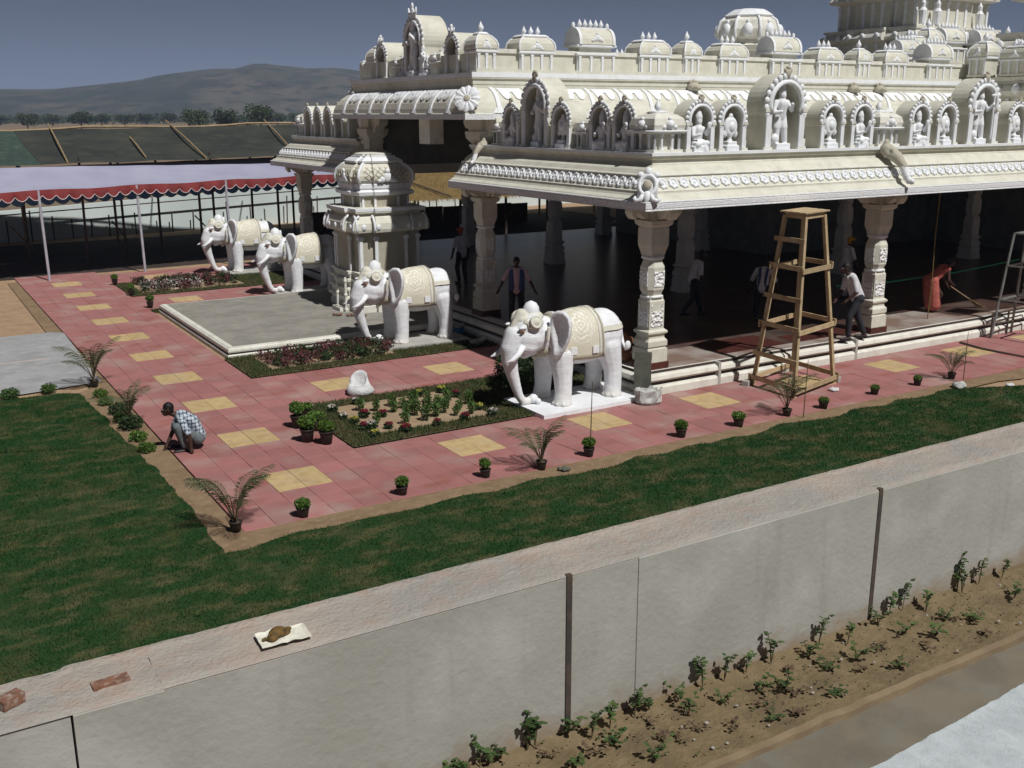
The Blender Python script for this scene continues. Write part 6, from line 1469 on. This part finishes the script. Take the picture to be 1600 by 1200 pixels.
# ------------------------------------------------------------------ weeds on the dirt bed outside the wall
def weed(seed, h, n, leaf, m, spread):
    rs = random.Random(seed); st = MB(); lf = MB()
    for i in range(n):
        a = rs.random()*6.28; tip = Vector((math.cos(a)*spread*rs.uniform(.3,1), math.sin(a)*spread*rs.uniform(.3,1), h*rs.uniform(.55,1))); mid = Vector((tip.x*.35, tip.y*.35, tip.z*.6)); P = [Vector((0,0,-.02)), mid, tip]
        st.tube(P, [.006,.0045,.003], 4)
        k = max(4, int(h/leaf*2.0))
        for j in range(k+1):
            t = .3+.7*j/k; p = P[0].lerp(mid, t*2) if t < .5 else mid.lerp(tip, t*2-1); b_ = rs.random()*6.28; d = Vector((math.cos(b_), math.sin(b_), rs.uniform(.1,.7))).normalized(); sd = d.cross(Vector((0,0,1))).normalized(); L = leaf*rs.uniform(.7,1.2)
            q = [p+d*L*.12, p+d*L*.4+sd*L*.36, p+d*L*.8+sd*L*.28, p+d*L*1.08, p+d*L*.8-sd*L*.28, p+d*L*.4-sd*L*.36]; q = [v-Vector((0,0,1))*(v-p).length*.25 for v in q]
            lf.add(q, [(0,1,2,3),(0,3,4,5)])
    return st.mesh('stem', STEM), lf.mesh('leaves', m)
WT = [weed(300+i, .32, 2, .056, WEED, .09) for i in range(4)]; WM = [weed(310+i, .17, 3, .054, WEED, .17) for i in range(4)]; WL = [weed(320+i, .07, 6, .045, WEED, .16) for i in range(2)]; WD = [weed(330+i, .05, 4, .04, DRYLEAF, .15) for i in range(3)]
C1 = [(40,830,'m'),(170,790,'m'),(260,740,'t'),(350,715,'t'),(440,680,'t'),(545,640,'t'),(700,610,'m'),(745,560,'t'),(865,550,'t'),(990,475,'m'),(1030,440,'t'),(1075,415,'t'),(1190,420,'t'),(1100,505,'m'),(1270,450,'m'),(1290,325,'t'),(1340,345,'t'),(1410,310,'t'),(1505,285,'t'),(1560,350,'m'),(1380,440,'l'),(500,745,'m'),(610,745,'m'),(650,745,'d'),(530,800,'d'),(620,655,'d'),(800,650,'l'),(900,610,'m'),(935,655,'d'),(1010,575,'d'),(1190,565,'d'),(340,795,'m'),(230,905,'d'),(200,840,'m'),(90,950,'d'),(60,1030,'m'),(40,870,'d'),(640,840,'d'),(820,750,'l'),(1080,640,'l'),(1430,500,'d'),(1300,440,'d'),(1230,510,'m'),(560,860,'l'),(400,900,'d'),(160,950,'d')]
C2 = [(330,1195,'m'),(560,1185,'m'),(640,1155,'m'),(730,1150,'t'),(800,1160,'m'),(880,1160,'m'),(965,1070,'t'),(1005,1060,'t'),(1200,1035,'m'),(1340,1060,'t'),(1370,1115,'d'),(1150,1150,'d'),(1430,1010,'t'),(1550,960,'t'),(1250,1180,'m'),(690,1190,'d'),(1440,1080,'l')]
WLAB = {'t':('tall thin weed with rounded leaves growing at the foot of the compound wall','tall weeds along the compound wall'),'m':('bushy green weed on the dirt beside the compound wall','bushy weeds on the dirt bed'),'l':('low creeping weed on the dirt beside the compound wall','creeping weeds on the dirt bed'),'d':('withered brown weed lying on the dirt beside the compound wall','withered weeds on the dirt bed')}
LT = MB(); LD = MB(); rs = random.Random(12)
for i in range(520):
    x = rs.uniform(3.2, 12.5); y = rs.uniform(5.78, 6.66); a = rs.random()*6.28; s_ = rs.uniform(.010, .024); c_, q_ = math.cos(a)*s_, math.sin(a)*s_; z = .075+.10*max(0,(y-6.3)/.5)**2+rs.uniform(-.01,.012)
    (LT if i % 3 == 0 else LD).add([(x-c_,y-q_,z),(x+q_*.5,y-c_*.5,z+.008),(x+c_,y+q_,z+rs.uniform(0,.012)),(x-q_*.5,y+c_*.5,z+.006)], [(0,1,2,3)])
LT.build('green_leaf_litter', WEED, kind='stuff'); LD.build('dry_leaf_litter', DRYLEAF, kind='stuff')
WE = []
for i, (x, y, k) in enumerate([(1000+a/2.667, 800+b_/2.667, k) for a, b_, k in C1]+[(500+a/3.158, 820+b_/3.158, k) for a, b_, k in C2]):
    L_ = {'t':WT,'m':WM,'l':WL,'d':WD}[k]; st, lf = L_[i%len(L_)]; p = G(x,y,.07); p.y = min(p.y, 6.66)
    o = thing('weed', WLAB[k][0], 'weed', p+Vector((0,0,.08*max(0,(p.y-6.3)/.4)**2)), i*1.7, WLAB[k][1], random.Random(i).uniform(.85,1.25)); put('stem', st, o); put('leaves', lf, o); WE.append((k, x, o))
for k in WLAB:
    for zn, x0, x1, ref in ((0,0,888,'left of the left steel post'),(1,888,1376,'between the two steel posts'),(2,1376,2000,'right of the right steel post')):
        for n_, q in enumerate(sorted([q for q in WE if q[0] == k and x0 <= q[1] < x1], key=lambda q: q[1])):
            q[2]['label'] = {'t':'tall thin weed at the wall foot','m':'bushy green weed','l':'low creeping weed','d':'withered brown weed'}[k]+', '+ORD[n_]+' from left '+ref
# ------------------------------------------------------------------ the hazy air
hz = bpy.data.materials.new('haze'); hz.use_nodes = True; hn = hz.node_tree.nodes; hn.clear()
pv = hn.new('ShaderNodeVolumePrincipled'); pv.inputs['Density'].default_value = HAZE; pv.inputs['Color'].default_value = (.50,.62,.88,1); pv.inputs['Anisotropy'].default_value = .0
ho = hn.new('ShaderNodeOutputMaterial'); hz.node_tree.links.new(pv.outputs[0], ho.inputs['Volume'])
MB().b2(-4100,4100,-700,5300,-4,150).build('haze', hz, kind='stuff')
